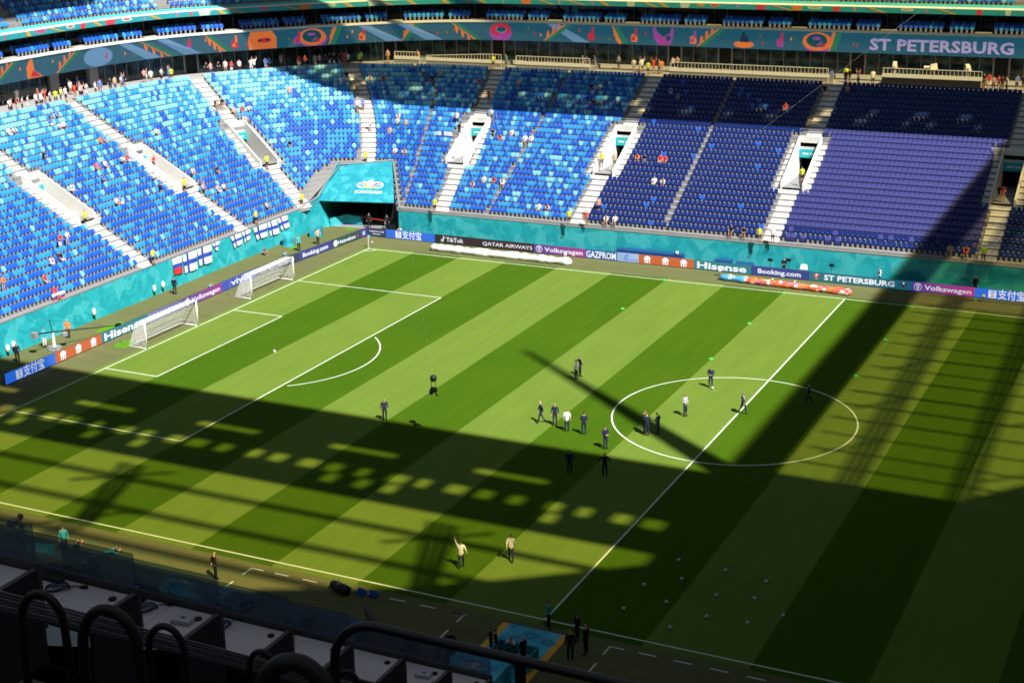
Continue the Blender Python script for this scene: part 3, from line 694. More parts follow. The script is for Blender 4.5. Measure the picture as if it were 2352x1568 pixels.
# ================================================================== goals, flag, balls
def goal(x, yc, dx, label):
    t = thing('goal', label, 'goal', (x, yc, 0))
    b = MB(); r = .075; W_, H_ = 3.66, 2.44
    b.tube([(0, -W_, 0), (0, -W_, H_)], r, 10); b.tube([(0, W_, 0), (0, W_, H_)], r, 10); b.tube([(0, -W_-.06, H_), (0, W_+.06, H_)], r, 10)
    b.build('posts_and_crossbar', M_WHITE, t, True)
    b = MB(); b.tube([(-.05, -W_, .05), (-dx, -W_, .05), (-dx, W_, .05), (-.05, W_, .05)], .045, 8); b.build('ground_frame', M_WHITE, t, True)
    b = MB()
    for s_ in (-1, 1): b.tube([(-dx-.55, s_*W_*.98, 0), (-dx-.55, s_*W_*.98, 1.9)], .02, 6); b.tube([(-dx-.55, s_*W_*.98, 1.9), (-.9, s_*W_, H_-.02)], .01, 5)
    b.build('net_stanchion', M_METAL, t)
    b = MB(); st = .16; w = .009; top = [(0, H_), (-.95, H_-.03), (-dx, .06)]
    ny = int(2*W_/st)
    def strip(p, q):
        p, q = Vector(p), Vector(q); d = (q-p).normalized(); v = Vector((0, 0, 1)) if abs(d.z) < .8 else Vector((1, 0, 0)); s2 = d.cross(v).normalized()*w; s3 = d.cross(s2).normalized()*w
        b.poly([p-s2, p+s2, q+s2, q-s2]); b.poly([p-s3, p+s3, q+s3, q-s3])
    for j in range(ny+1):
        y = -W_+2*W_*j/ny
        for (x0, z0), (x1, z1) in zip(top, top[1:]): strip((x0, y, z0), (x1, y, z1))
    for (x0, z0), (x1, z1) in zip(top, top[1:]):
        L = math.hypot(x1-x0, z1-z0); n = int(L/st)
        for j in range(n+1):
            f = j/n; strip((x0+(x1-x0)*f, -W_, z0+(z1-z0)*f), (x0+(x1-x0)*f, W_, z0+(z1-z0)*f))
    for s_ in (-1, 1):
        for j in range(int(H_/st)):
            z = .06+j*st
            xe = -.95+(z-(H_-.03))/(.06-(H_-.03))*(-dx+.95)
            strip((0, s_*W_, z), (xe, s_*W_, z))
        for j in range(int(dx/st)):
            xx = -j*st; ze = H_ if xx > -.95 else .06+(xx+dx)/(dx-.95)*(H_-.09)
            strip((xx, s_*W_, .05), (xx, s_*W_, ze))
    b.build('net', M_NET, t)
goal(-52.5, 0, 2.0, 'nearer white goal standing in the six yard box')
goal(-52.95, 16.45, 2.0, 'farther white goal standing at the edge of the penalty area')
t = thing('corner_flag', 'pale corner post with small teal flag at the far corner', 'corner flag', (-52.5, 34, 0))
b = MB(); b.tube([(0, 0, 0), (0, 0, 1.55)], .03, 8); b.build('post', M_WHITE, t); b = MB(); b.poly([(0, .02, 1.5), (0, .42, 1.45), (0, .40, 1.2), (0, .02, 1.15)]); b.poly([(.03, .02, 1.15), (.03, .40, 1.2), (.03, .42, 1.45), (.03, .02, 1.5)]); b.build('flag', M_SIGN, t)
BALL = ball_mesh('football', .115, [M_WHITE, mat('ball_patch', (.16, .20, .34), .5)], pent=True)
BALLS = [(4.4, -24.25, 'top left ball of the scattered group beside the halfway line, farthest from camera'), (7.4, -24.45, 'football at the top of the group, right of the farthest one'), (5.39, -26.49, 'football just below the farthest ball of the group'),
 (3.62, -28.06, 'upper of two footballs nearest the halfway line on the left side'), (10.03, -24.86, 'football at upper right of the group, highest on the right side'), (7.91, -27.63, 'football in the middle of the scattered group'), (10.01, -27.1, 'second football down on the right side of the group'),
 (5.57, -29.53, 'football in the lower middle left of the group'), (3.62, -31.23, 'football at the lower left of the group, alone near the sideline'), (8.21, -30.22, 'football in the lower middle right of the group'), (10.49, -29.99, 'third football down on the right side of the group'), (6.75, -32.21, 'lowest football of the group, closest to the sideline'), (12.05, -28.4, 'rightmost football of the scattered group'),
 (-41.53, -.02, 'single white football on the penalty spot'), (-3.5, 5.45, 'white football at the feet of the suited man at the far arc of the circle'), (-54.6, -2.4, 'white football lying in the net of the nearer goal'), (-53.4, 36.2, 'white football lying behind the far corner flag')]
for x, y, l in BALLS:
    o = link('football', BALL, None, (x, y, .11)); o.rotation_euler = (rnd.random()*6, rnd.random()*6, rnd.random()*6); tag(o, l, 'ball', 'footballs')
cone = MB(); cone.lathe((0, 0, 0), [(.19, 0), (.19, .03), (.07, .11), (.0, .11)], 12); CONE = cone.mesh('training_marker', mat('marker_green', (.06, .62, .10), .5))
for x, y, l in [(-18.31, 23.25, 'green marker on the leftmost mown edge, inside the pitch'), (-6.0, 23.2, 'green marker right of the leftmost one at the same depth'), (-6.0, 12.51, 'green marker above the far arc of the centre circle'), (6.13, 12.85, 'green marker in patterned shade right of the circle'), (6.23, 23.1, 'green marker in patterned shade farther up the same mown edge'),
                (6.28, 33.68, 'green marker on the far sideline in the shade'), (11.28, 38.27, 'green marker beside the blue board at the right'), (-18.17, 33.96, 'green marker on the far sideline, leftmost of those'), (-5.89, 33.82, 'green marker on the far sideline near the orange roll')]:
    tag(link('training_marker', CONE, None, (x, y, 0)), l, 'marker', 'green training markers')
def roll(name, pts, r, mats, label, seed):
    b = MB(); q = random.Random(seed); P = []
    R_ = []
    for (x0, y0), (x1, y1) in zip(pts, pts[1:]):
        for j in range(14): P.append((x0+(x1-x0)*j/14, y0+(y1-y0)*j/14+q.uniform(-.06, .06), r*.8)); R_.append(r*q.uniform(.75, 1.15))
    P.append(pts[-1]+(r*.8,)); R_.append(r*.4); R_[0] = r*.5
    b.tube(P, R_, 10)
    b.m = [0 if len(mats) == 1 else (q.choice([0, 0, 0, 0, 1, 1, 2, 3]) if P[min(i//10, len(P)-1)][0] > pts[0][0]+2.5 else q.choice([4, 4, 2])) for i in range(len(b.f))]
    t = b.mesh(name, mats, True)
    return tag(link(name, t), label, 'rolled cloth')
roll('rolled_cover', [(-45.8, 36.0), (-40, 35.75), (-34.5, 35.75), (-29.0, 35.7)], .42, [M_WHITE], 'long white rolled cover lying behind the far sideline', 3)
roll('rolled_banner', [(-13.1, 36.15), (-8.4, 35.75), (-4, 35.6), (.3, 35.35)], .36, [mat('banner_orange', (.72, .20, .06)), mat('banner_red', (.70, .10, .08)), M_WHITE, mat('banner_lilac', (.42, .20, .55)), mat('banner_blue', (.08, .35, .65))], 'long rolled banner of orange, red and blue cloth behind the far sideline', 4)

# ================================================================== upper structure rings
FAS = [(-89.2, -60), (-89.2, -20), (-89.2, 10), (-89.2, 24), (-89.0, 31), (-88.3, 37.5), (-86, 45.3), (-83.2, 49.6), (-79.6, 53.9), (-76.1, 57.8), (-72.4, 61.5), (-69, 64.7), (-65.5, 67.2), (-62.4, 68.9), (-59, 70.1), (-55.7, 70.9), (-52.5, 71.25), (-47, 71.4), (-43, 71.4), (-20, 71.3), (0, 71.3), (25, 71.3), (52, 71.3)]
GLS = [(-92.2, -60), (-92.2, -20), (-92.2, 10), (-92.2, 24), (-91.8, 32), (-90.6, 39), (-88, 47), (-85, 51.5), (-81.4, 55.8), (-77.8, 59.7), (-74, 63.4), (-70.3, 66.4), (-66.5, 69), (-63, 70.7), (-59.4, 71.8), (-56, 72.4), (-52.5, 72.6), (-47, 72.7), (-43, 72.7), (-20, 72.6), (0, 72.6), (25, 72.6), (52, 72.6)]
class Curve:
    def __init__(self, pts):
        P = [Vector(p) for p in pts]; self.P = []
        for i in range(len(P)-1):               # Catmull-Rom
            a = P[max(i-1, 0)]; b_ = P[i]; c = P[i+1]; d = P[min(i+2, len(P)-1)]
            n = max(2, int((c-b_).length/1.6))
            for j in range(n):
                t_ = j/n; self.P.append(.5*((2*b_)+(c-a)*t_+(2*a-5*b_+4*c-d)*t_*t_+(3*b_-a-3*c+d)*t_**3))
        self.P.append(P[-1]); self.s = [0.0]
        for a, b_ in zip(self.P, self.P[1:]): self.s.append(self.s[-1]+(b_-a).length)
        self.len = self.s[-1]; self.sa = np.array(self.s); self.xa = np.array([p.x for p in self.P]); self.ya = np.array([p.y for p in self.P])
    def at(self, s, off=0.0):
        """point at arc length s, pushed off metres outwards (away from the pitch)"""
        x, y = np.interp(s, self.sa, self.xa), np.interp(s, self.sa, self.ya); e = .6
        dx = np.interp(s+e, self.sa, self.xa)-np.interp(s-e, self.sa, self.xa); dy = np.interp(s+e, self.sa, self.ya)-np.interp(s-e, self.sa, self.ya)
        L = math.hypot(dx, dy); return (x-dy/L*off, y+dx/L*off)
    def dirn(self, s):
        a, b_ = self.at(s-.5), self.at(s+.5); d = Vector(b_)-Vector(a); return d.normalized()
    def sx(self, X=None, Y=None):
        if X is not None: return float(np.interp(X, self.xa[self.ya > 60], self.sa[self.ya > 60]))
        return float(np.interp(Y, self.ya[self.xa < -75], self.sa[self.xa < -75]))
    def ring(self, mb, prof, s0=None, s1=None, mi=0, closed=False):
        s0 = 0 if s0 is None else s0; s1 = self.len if s1 is None else s1
        n = max(1, int((s1-s0)/1.5)); k0 = len(mb.v); m = len(prof)
        for i in range(n+1):
            s_ = s0+(s1-s0)*i/n
            for o_, z in prof: x, y = self.at(s_, o_); mb.v.append((x, y, z))
        for i in range(n):
            for j in range(m if closed else m-1):
                a = k0+i*m+j; b_ = k0+i*m+(j+1) % m; mb.f.append((a, a+m, b_+m, b_)); mb.m.append(mi)
        if closed:
            mb.f.append(tuple(k0+j for j in range(m))); mb.m.append(mi); mb.f.append(tuple(k0+n*m+j for j in reversed(range(m)))); mb.m.append(mi)
fc, gc = Curve(FAS), Curve(GLS)
# concourse floor: from the last row out to behind the glass
b = MB(); us = samples(U0, U1)
for p, q in zip(us, us[1:]):
    a, c = S(p, DTOP)[0], S(q, DTOP)[0]; e, f = S(p, DTOP+13)[0], S(q, DTOP+13)[0]
    b.poly([(a.x, a.y, ZC), (e.x, e.y, ZC), (f.x, f.y, ZC), (c.x, c.y, ZC)])
    e, f = S(p, DTOP+.14)[0], S(q, DTOP+.14)[0]
    b.poly([(a.x, a.y, ZC+.01), (e.x, e.y, ZC+.01), (f.x, f.y, ZC+.01), (c.x, c.y, ZC+.01)], 1)
    b.poly([(a.x, a.y, ZC-RISE), (a.x, a.y, ZC+.01), (c.x, c.y, ZC+.01), (c.x, c.y, ZC-RISE)])
tag(b.build('concourse_floor', [M_FLOOR, M_YEL]), kind='structure')
# glass front of the concourse, pane by pane
gf = thing('glass_facade', 'dark glazed wall running behind the concourse under the printed band', 'glass wall', (-60, 70, ZC))
pm = MB(); pm.box(-.78, .78, -.02, .02, .04, 2.95); PANE = pm.mesh('pane', M_FGLASS)
mm_ = MB(); mm_.box(-.035, .035, -.05, .05, 0, 3.0); MULL = mm_.mesh('mullion', M_GREY)
DOORS = [gc.sx(X=x) for x in (-69.2, -55.0, -31.9, -25.5, -9.6, 6.5)]+[gc.sx(Y=y) for y in (49.5, 12.0)]
PORT = gc.sx(Y=33.6)
s_ = gc.sx(Y=-20)
dm = MB(); dm.box(-.72, .72, .02, .06, 0, 2.5); DOOR = dm.mesh('door_opening', M_DARK)
fm = MB(); fm.box(-.95, -.74, -.10, .10, 0, 2.75); fm.box(.74, .95, -.10, .10, 0, 2.75); fm.box(-.735, .735, -.10, .10, 2.52, 2.75); FRAME = fm.mesh('door_frame', M_GREY)
while s_ < gc.len-10:
    x, y = gc.at(s_); d = gc.dirn(s_); rz = math.atan2(d.y, d.x)
    nd = [q for q in DOORS if abs(q-s_) < .82]
    if abs(s_-PORT) > 3.6:
        if nd:
            for me in (DOOR, FRAME): link(me.name, me, gf, (x+60, y-70, 0), rz)
            sg = MB(); sg.box(-.95, .95, -.16, -.105, 2.5, 2.76); link('door_sign', sg.mesh('door_sign', M_SIGN), gf, (x+60, y-70, 0), rz)
        else: link('pane', PANE, gf, (x+60, y-70, 0), rz)
        e = gc.at(s_+.8); link('mullion', MULL, gf, (e[0]+60, e[1]-70, 0), rz)
    s_ += 1.6
x, y = gc.at(PORT); d = gc.dirn(PORT)
pt = thing('entrance_portal', 'grey framed wide dark entrance in the glass wall at upper left', 'entrance', (x, y, ZC), math.atan2(d.y, d.x))
b = MB(); b.box(-3.6, -2.3, -.5, .3, 0, 3.0); b.box(2.3, 3.6, -.5, .3, 0, 3.0); b.box(-2.297, 2.297, -.5, .3, 2.55, 3.0); b.build('portal_frame', M_GREY, pt)
b = MB(); b.box(-2.29, 2.29, .1, .2, 0, 2.54); b.build('portal_opening', M_DARK, pt)
b = MB(); b.box(-2.2, 2.2, -.02, .06, .85, .95); b.build('portal_bar', mat('blue_bar', (.04, .06, .42)), pt)
b = MB(); b.box(-.9, -.8, -.3, -.1, 0, 1.5); b.box(.5, .6, -.3, -.1, 0, 1.5); b.build('turnstile_posts', M_METAL, pt)
# printed band: soffit, screen, ledge
b = MB(); fc.ring(b, [(0.06, 18.21), (3.9, 18.6)]); tag(b.build('concourse_soffit', M_GREY), kind='structure')
M_BAND = led('band_screen', (.009, .090, .145), (.010, .105, .165), e=0.38)
bs = thing('printed_band', 'long dark blue screen band with coloured motifs and pale ST PETERSBURG letters above the concourse', 'screen band', (-60, 71.3, 18.2))
b = MB(); fc.ring(b, [(0.0, 18.2), (.18, 18.2), (.18, 20.44), (0.0, 20.44)], closed=True)
b.v = [(x+60, y-71.3, z-18.2) for x, y, z in b.v]; b.build('screen', M_BAND, bs)
ME = lambda n, c, e=.42: mat(n, tuple(v*.25 for v in c), .5, emit=c, estr=e)
MOT = {'o': ME('motif_orange', (.70, .17, .04)), 'r': ME('motif_red', (.50, .025, .05)), 'p': ME('motif_purple', (.30, .06, .32)), 'g': ME('motif_green', (.02, .17, .10)), 'd': ME('motif_deep_teal', (.006, .07, .09)), 'l': ME('motif_pale_blue', (.12, .25, .42)), 'y': ME('motif_olive', (.16, .14, .02)), 'k': ME('motif_dark', (.01, .03, .06)), 'w': ME('motif_lilac', (.42, .36, .62), .36)}
MK = list(MOT); 
def band_poly(mb, s0, pts, key, lift, flip=False):
    P = [(fc.at(s0+a, -.012*lift-.01), 18.2+1.12+c) for a, c in pts]
    mb.poly([(p[0]+60, p[1]-71.3, z-18.2) for p, z in P], MK.index(key))
def clampz(pts): return [(a, max(-1.10, min(1.10, c))) for a, c in pts]
def ring_motif(mb, s, w, c1, c2, c3):
    band_poly(mb, s, clampz(ell(.15, -.25, w*1.0, 1.15, 22)), 'p', 1); band_poly(mb, s, clampz(ell(0, 0, w, 1.05, 22)), c1, 2); band_poly(mb, s, clampz(ell(-.05, .12, w*.70, .78, 20)), c2, 3)
    band_poly(mb, s, ell(-.1, .35, w*.3, .18, 12), c3, 4); band_poly(mb, s, [(-.1, -.5), (.5, -.35), (.55, .05), (.35, .0), (.25, -.25), (.0, -.3)], 'p', 4)
    band_poly(mb, s, [(w*.3, -.75), (w*.55, -.5), (w*.5, -.1), (w*.35, -.4)], 'r', 5)
def bridge(mb, s, w, down=1):
    h = 1.05*down
    band_poly(mb, s, [(-w, h*.98), (-w+.75, h*.98), (w, -h), (w-.8, -h)], 'g', 2)
    band_poly(mb, s, [(-w-.18, h*.98), (-w, h*.98), (w-.8, -h), (w-1.1, -h)], 'o', 2)
    for f in (.15, .42, .70):
        a = -w-.1+f*(2*w-1.0); c = h*(1-2*f); band_poly(mb, s, clampz([(a-.05, c), (a+.38, c-.42*down), (a+.30, c-.95*down), (a+.08, c-.95*down)]), 'o', 3)
def tower(mb, s, c1, c2):
    band_poly(mb, s, [(-.42, -.75), (.18, -.82), (.42, -.7), (.36, .2), (.2, .3), (-.4, .05)], c1, 2); band_poly(mb, s, [(.02, -.1), (.36, -.05), (.34, .8), (.08, .85)], c2, 3); band_poly(mb, s, [(-.3, -.6), (.1, -.6), (.05, -.15), (-.3, -.2)], c2, 4)
def drop(mb, s, z, c): band_poly(mb, s, [(0, z+.28), (-.13, z-.02), (-.1, z-.16), (.1, z-.16), (.13, z-.02)], c, 2)
def beam(mb, s, w): band_poly(mb, s, [(-w, 1.05), (-w+1.5, 1.05), (w+1.0, -1.05), (w-1.2, -1.05)], 'l', 1)
b = MB()
SX = lambda x: float(np.interp(x, fc.xa[fc.ya > 50], fc.sa[fc.ya > 50])); SY = lambda y: float(np.interp(y, fc.ya[fc.xa < -75], fc.sa[fc.xa < -75]))
for x in (-74.8, -13.4): ring_motif(b, SX(x), 1.75, 'o', 'd', 'p')
# stadium bowls, boats, heads: plain coloured stand-ins for the campaign artwork
q = SX(-54.2); band_poly(b, q, clampz(ell(0, -.2, 1.5, 1.1, 20)), 'p', 1); band_poly(b, q, ell(0, .22, 1.4, .82, 20), 'r', 2); band_poly(b, q, ell(.1, .25, .75, .42, 16), 'l', 3); band_poly(b, q, ell(.1, .25, .64, .33, 16), 'd', 4)
q = SX(-32.4); band_poly(b, q, [(-1.3, 1.05), (1.35, 1.05), (1.4, .2), (1.0, -1.0), (-.6, -1.05), (-1.2, -.2)], 'p', 1); band_poly(b, q, [(-1.0, 1.05), (1.15, 1.05), (.9, .4), (.1, -.1), (-.7, .5)], 'd', 2); band_poly(b, q, ell(.7, -.2, .32, .32, 12), 'd', 3); band_poly(b, q, [(-.35, -.95), (-.2, -.95), (-.2, -.15), (-.35, -.1)], 'r', 3); band_poly(b, q, [(.3, -1.0), (.42, -1.0), (.42, -.4), (.3, -.3)], 'r', 3)
q = SX(-22.2); band_poly(b, q, clampz(ell(0, -.62, 1.25, .42, 16)), 'o', 2); band_poly(b, q, [(-.55, -.35), (.7, -.35), (.35, .45), (.2, .1), (.05, .85), (-.15, .8)], 'k', 3)
q = SY(54.5); band_poly(b, q, [(-1.5, 1.08), (1.2, 1.08), (1.75, .3), (1.7, -1.08), (-1.8, -1.08), (-1.9, .2)], 'o', 1); band_poly(b, q, ell(.2, -.05, .9, .3, 14), 'r', 2); band_poly(b, q, ell(-.4, .0, .25, .16, 10), 'k', 3); band_poly(b, q, ell(.6, .05, .25, .16, 10), 'k', 3)
q = SY(35.1); band_poly(b, q, clampz(ell(0, 0, 2.2, 1.1, 22)), 'l', 1); band_poly(b, q, ell(0, .05, 1.45, .82, 20), 'r', 2); band_poly(b, q, ell(.15, -.15, .95, .5, 16), 'g', 3)
q = SY(25.0); band_poly(b, q, [(-1.0, -1.05), (1.4, -1.05), (.2, -.3), (.0, 1.05), (-.5, .9), (-1.0, .2)], 'o', 1); band_poly(b, q, [(-.5, -.9), (1.0, -.95), (.0, -.2)], 'r', 2)
for s_, w, dn in ((SY(21.0), 2.0, -1), (SY(30.6), 2.0, -1), (SY(43.6), 2.4, 1), (SY(50.3), 1.6, 1), (SX(-72.6), .9, -1), (SX(-65.1), 1.2, -1), (SX(-58.5), 1.9, 1), (SX(-46.3), 1.9, -1), (SX(-37.9), 1.0, 1), (SX(-26.2), 1.7, -1), (SX(-11.2), .7, -1), (SX(15), 1.8, 1)): bridge(b, s_, w, dn)
for s_, c1, c2 in ((SY(58.0), 'p', 'r'), (SX(-70.2), 'o', 'r'), (SX(-41.8), 'r', 'r'), (SX(-36.1), 'o', 'r'), (SX(-28.5), 'o', 'p'), (SX(-17.8), 'p', 'r'), (SY(47.2), 'p', 'r'), (SY(51.8), 'r', 'o')): tower(b, s_, c1, c2)
for s_ in (SX(-68.8), SX(-64.6), SX(-45.4), SY(45.6), SY(40.6)): beam(b, s_, 2.4)
q2 = random.Random(9)
for s_ in [SX(v) for v in (-76.9, -76.4, -71.1, -71.6, -69.3, -62.2, -60.2, -61, -50.4, -49.6, -48.7, -51.2, -43.4, -39.4, -27.0, -20.2, -19.9, -16.5, -16.1, -8.8, -9.2, -34.6)]+[SY(v) for v in (23, 28.1, 28.5, 39.0, 40.2, 41.8, 49, 53)]:
    drop(b, s_, q2.uniform(-.6, .5), q2.choice(['o', 'r', 'y', 'o', 'r', 'y', 'g']))
b.build('motif_print', [MOT[k_] for k_ in MK], bs)
b = MB(); k0 = 0; put_text(b, 'ST PETERSBURG', 0, 0, 1.28, 15.8, bold=.035, spacing=1.04)
s0 = SX(-7.3); b.v = [((lambda p: (p[0]+60, p[1]-71.3))(fc.at(s0+x, -.10)))+(.42+z,) for x, y, z in b.v]
b.build('lettering', MOT['w'], bs)
lg = tag(link('white_ledge', None), 'white concrete ledge running along the top of the printed band', 'ledge')
b = MB(); fc.ring(b, [(-.16, 20.46), (.3, 20.46), (.3, 20.72), (-.16, 20.72)], closed=True); b.build('ledge_slab', M_STEP, lg)
b = MB(); fc.ring(b, [(.3, 20.6), (5.5, 20.6)]); tag(b.build('box_floor', M_GREY), kind='structure')
# hospitality boxes behind the ledge
bx = thing('hospitality_boxes', 'row of dark glazed boxes behind the white ledge, under the upper tier', 'boxes', (-60, 74, 20.6))
b = MB(); fc.ring(b, [(3.4, 20.6), (3.4, 23.0)]); b.v = [(x+60, y-74, z-20.6) for x, y, z in b.v]; b.build('dark_back_wall', M_FGLASS, bx)
mu = MB(); mu.box(-.06, .06, -.08, .08, 0, 2.2); BM = mu.mesh('post', M_GREY); s_ = 40
mt = MB(); mt.box(-.9, .9, -.6, .0, 0, .12); BE = mt.mesh('pale_threshold', mat('pale_threshold', (.42, .40, .30), .7))
upile = SeatPile(); j = 0
while s_ < fc.len-4:
    x, y = fc.at(s_, 3.2); d = fc.dirn(s_); link('post', BM, bx, (x+60, y-74, 0), math.atan2(d.y, d.x))
    x, y = fc.at(s_+1.6, 3.2); link('post', BM, bx, (x+60, y-74, 0), math.atan2(d.y, d.x))
    x, y = fc.at(s_+.8, .95); link('pale_threshold', BE, bx, (x+60, y-74, .11), math.atan2(d.y, d.x))
    for r_ in range(2):
        for c in range(15):
            ss = s_+2.1+c*.56
            if c == 9: continue
            x, y = fc.at(ss, .55+r_*.9); dd = fc.dirn(ss); upile.add(SEAT_A, x, y, 20.6+.12+r_*.25, Vector((dd.y, -dd.x)), 1 if rs.random() < .4 else 2)
    s_ += 10.4; j += 1
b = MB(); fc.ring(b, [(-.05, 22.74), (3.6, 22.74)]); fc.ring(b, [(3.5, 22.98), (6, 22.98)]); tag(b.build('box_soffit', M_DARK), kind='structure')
# upper tier parapet
pa = thing('upper_parapet', 'teal parapet of the upper tier with small coloured motifs and a white top strip', 'parapet', (-60, 71, 22.75))
b = MB(); fc.ring(b, [(0, 22.75), (.2, 22.75), (.2, 23.35), (0, 23.35)], closed=True); b.v = [(x+60, y-71, z-22.75) for x, y, z in b.v]; b.build('front_face', M_PARA, pa)
b = MB(); fc.ring(b, [(.0, 23.36), (.45, 23.52), (.5, 23.46), (.05, 23.354)], closed=True); b.v = [(x+60, y-71, z-22.75) for x, y, z in b.v]; b.build('white_strip', M_WHITE, pa)
b = MB(); fc.ring(b, [(.46, 23.53), (.95, 23.78), (1.0, 23.70), (.5, 23.45)], closed=True); b.v = [(x+60, y-71, z-22.75) for x, y, z in b.v]; b.build('teal_strip', mat('pale_teal_strip', (.06, .48, .50), .5), pa)
b = MB(); PM = [mat('print_orange', (.62, .20, .04)), mat('print_red', (.55, .05, .08)), mat('print_olive', (.36, .42, .10)), mat('print_lilac', (.42, .14, .35)), mat('print_pale', (.45, .55, .48))]
def pp(s_, pts, mi, lift=1):
    P = [(fc.at(s_+a, -.012*lift), .30+c) for a, c in pts]; b.poly([(p[0]+60, p[1]-71, z) for p, z in P], mi)
s_ = 40; q3 = random.Random(21)
while s_ < fc.len-3:
    k_ = q3.random(); w = q3.uniform(.35, 1.5)
    if k_ < .3: pp(s_, [(-w*.6, .28), (w*.6, .28), (w*.4, -.28), (-w*.5, -.28)], q3.choice([0, 1, 4]))
    elif k_ < .6: pp(s_, [(-w, .28), (-w+.4, .28), (w, -.28), (w-.4, -.28)], 2); pp(s_, [(-w-.2, .28), (-w, .28), (w-.4, -.28), (w-.7, -.28)], 0, 2)
    elif k_ < .8: pp(s_, ell(0, .1, w*.7, .2, 12), q3.choice([0, 3, 4])); pp(s_, ell(0, .14, w*.4, .1, 10), q3.choice([1, 2]), 2)
    else: pp(s_, [(-.15, .2), (.15, .2), (.1, -.2), (-.1, -.2)], q3.choice([0, 1, 3]))
    s_ += q3.uniform(1.6, 3.6)
b.build('motif_print', PM, pa)
# upper tier rows
b = MB()
for r_ in range(7): z = 23.6+.55*r_; fc.ring(b, [(1.0+.85*r_, z-.6), (1.0+.85*r_, z), (1.86+.85*r_, z)])
tag(b.build('upper_terrace', M_CONC), kind='structure')
for r_ in range(7):
    s_ = 42.0
    while s_ < fc.len-3:
        if (s_ % 21.0) > 1.9:
            x, y = fc.at(s_, 1.55+.85*r_); dd = fc.dirn(s_); k_ = rs.random(); upile.add(SEAT_A, x, y, 23.6+.55*r_, Vector((dd.y, -dd.x)), 0 if k_ < .22 else (1 if k_ < .6 else 2))
        s_ += .52
tag(upile.build('upper_seats'), 'blue seats of the boxes and the upper tier along the top edge', 'seats', kind='stuff')
rp = MB(); rp.tube([(0, 0, 0), (0, 0, 1.0)], .03, 5); POST = rp.mesh('rail_post', M_METAL)
ur = thing('upper_guard_rail', 'pale metal guard rail with hooped posts along the upper tier front', 'railing', (-60, 72, 23.6))
s_ = 42
while s_ < fc.len-3:
    x, y = fc.at(s_, 1.12); link('rail_post', POST, ur, (x+60, y-72, 0)); s_ += 1.05
b = MB(); P = [fc.at(42+i*1.05, 1.12) for i in range(int((fc.len-45)/1.05)+1)]; b.tube([(p[0]+60, p[1]-72, 1.0) for p in P], .025, 5); b.build('top_rail', M_METAL, ur)
tag(pile.build('stadium_seats'), 'blue, navy and violet covered seats filling the stands beyond the nearest rows', 'seats', kind='stuff')

# ------------------------------------------------------------------ raised viewing platforms on the concourse
def platform(x0, x1, y0, label, h=.55, rail=1.05, stepped=False, dark=False):
    t = thing('viewing_platform', label, 'platform', (x0, y0, ZC)); L = x1-x0
    b = MB(); b.box(0, L, 0, 3.2, .004, h-.06); b.build('plinth', M_GREY if not dark else M_DARK, t)
    n = max(1, int(L/1.25)); w = L/n; pm_ = MB(); pm_.box(.02, w-.02, -.03, .02, h-.05, h+.33); PMh = pm_.mesh('skirt_panel', M_WHITE)
    for i in range(n): link('skirt_panel', PMh, t, (i*w, 0, 0))
    b = MB(); b.box(0, L, -.05, 3.2, h-.058, h); b.build('deck', M_FLOOR, t)
    b = MB()
    z1 = h+rail
    b.tube([(.1, .0, h), (.1, .0, z1 if not stepped else z1-.45), (L*.45, .0, z1-(.2 if stepped else 0)), (L*.8, 0, z1), (L-.05, 0, z1), (L-.05, 0, 0)], .04, 6)
    b.tube([(.1, .0, h+.35), (L-.05, .0, h+.35)], .025, 5)
    nb = int(L/.42)
    for i in range(nb): b.tube([(.2+i*.42, .0, h), (.2+i*.42, .0, z1-.05-(.4*(1-min(1, i/nb/.8)) if stepped else 0))], .022, 4, cap=False)
    b.build('white_rail', M_WHITE, t)
    if not dark:
        b = MB()
        for i in range(int(L/2.3)):
            for dx in (0, .45):
                cx = .9+i*2.3+dx; b.lathe((cx, .5, h), [(.03, 0), (.03, .35), (.22, .45), (.22, .55), (.0, .55)], 8); b.box(cx-.2, cx+.2, .6, .66, h+.55, h+.95)
        b.build('swivel_chairs', M_BLK, t)
    return t
platform(-67.0, -63.2, 65.9, 'small white railed platform beside the glass wall above the fourth stairway', .5, .9)
platform(-62.0, -51.3, 65.35, 'white railed platform above the corner seats, with rail rising to the right', .55, 1.05, True)
platform(-49.4, -39.4, 65.3, 'white railed platform between the fifth and sixth stairways', .55, 1.0)
platform(-29.3, -10.4, 65.3, 'longest white railed platform, between the sixth and seventh stairways', .55, 1.0)
cp = platform(-4.4, 6.3, 65.0, 'dark camera platform with metal rail and covered cameras, below the pale letters', .95, .95, dark=True)
def covered_camera(x, y, z, rz, label):
    t = thing('covered_camera', label, 'television camera', (x, y, z), rz, 'covered cameras on the platform')
    b = MB(); b.tube([(0, 0, .9), (.35, .3, 0)], .03, 5); b.tube([(0, 0, .9), (-.35, .3, 0)], .03, 5); b.tube([(0, 0, .9), (0, -.4, 0)], .03, 5); b.build('tripod', M_METAL, t)
    b = MB(); b.hexa([(-.28, -.3, .9), (.28, -.3, .9), (.28, .5, .9), (-.28, .5, .9), (-.22, -.25, 1.4), (.22, -.25, 1.4), (.2, .4, 1.55), (-.2, .4, 1.55)]); b.build('rain_cover', M_WHITE, t)
    b = MB(); b.tube([(0, -.3, 1.15), (0, -.95, 1.12)], [.12, .17], 10); b.build('lens', M_WHITE, t)
covered_camera(-3.2, 65.8, ZC+.95, .2, 'white covered television camera, leftmost on the dark camera platform'); covered_camera(.9, 65.8, ZC+.95, -1.2, 'white covered television camera with long lens, in the middle of the camera platform'); covered_camera(4.6, 65.9, ZC+.95, .4, 'white covered television camera, rightmost on the camera platform')
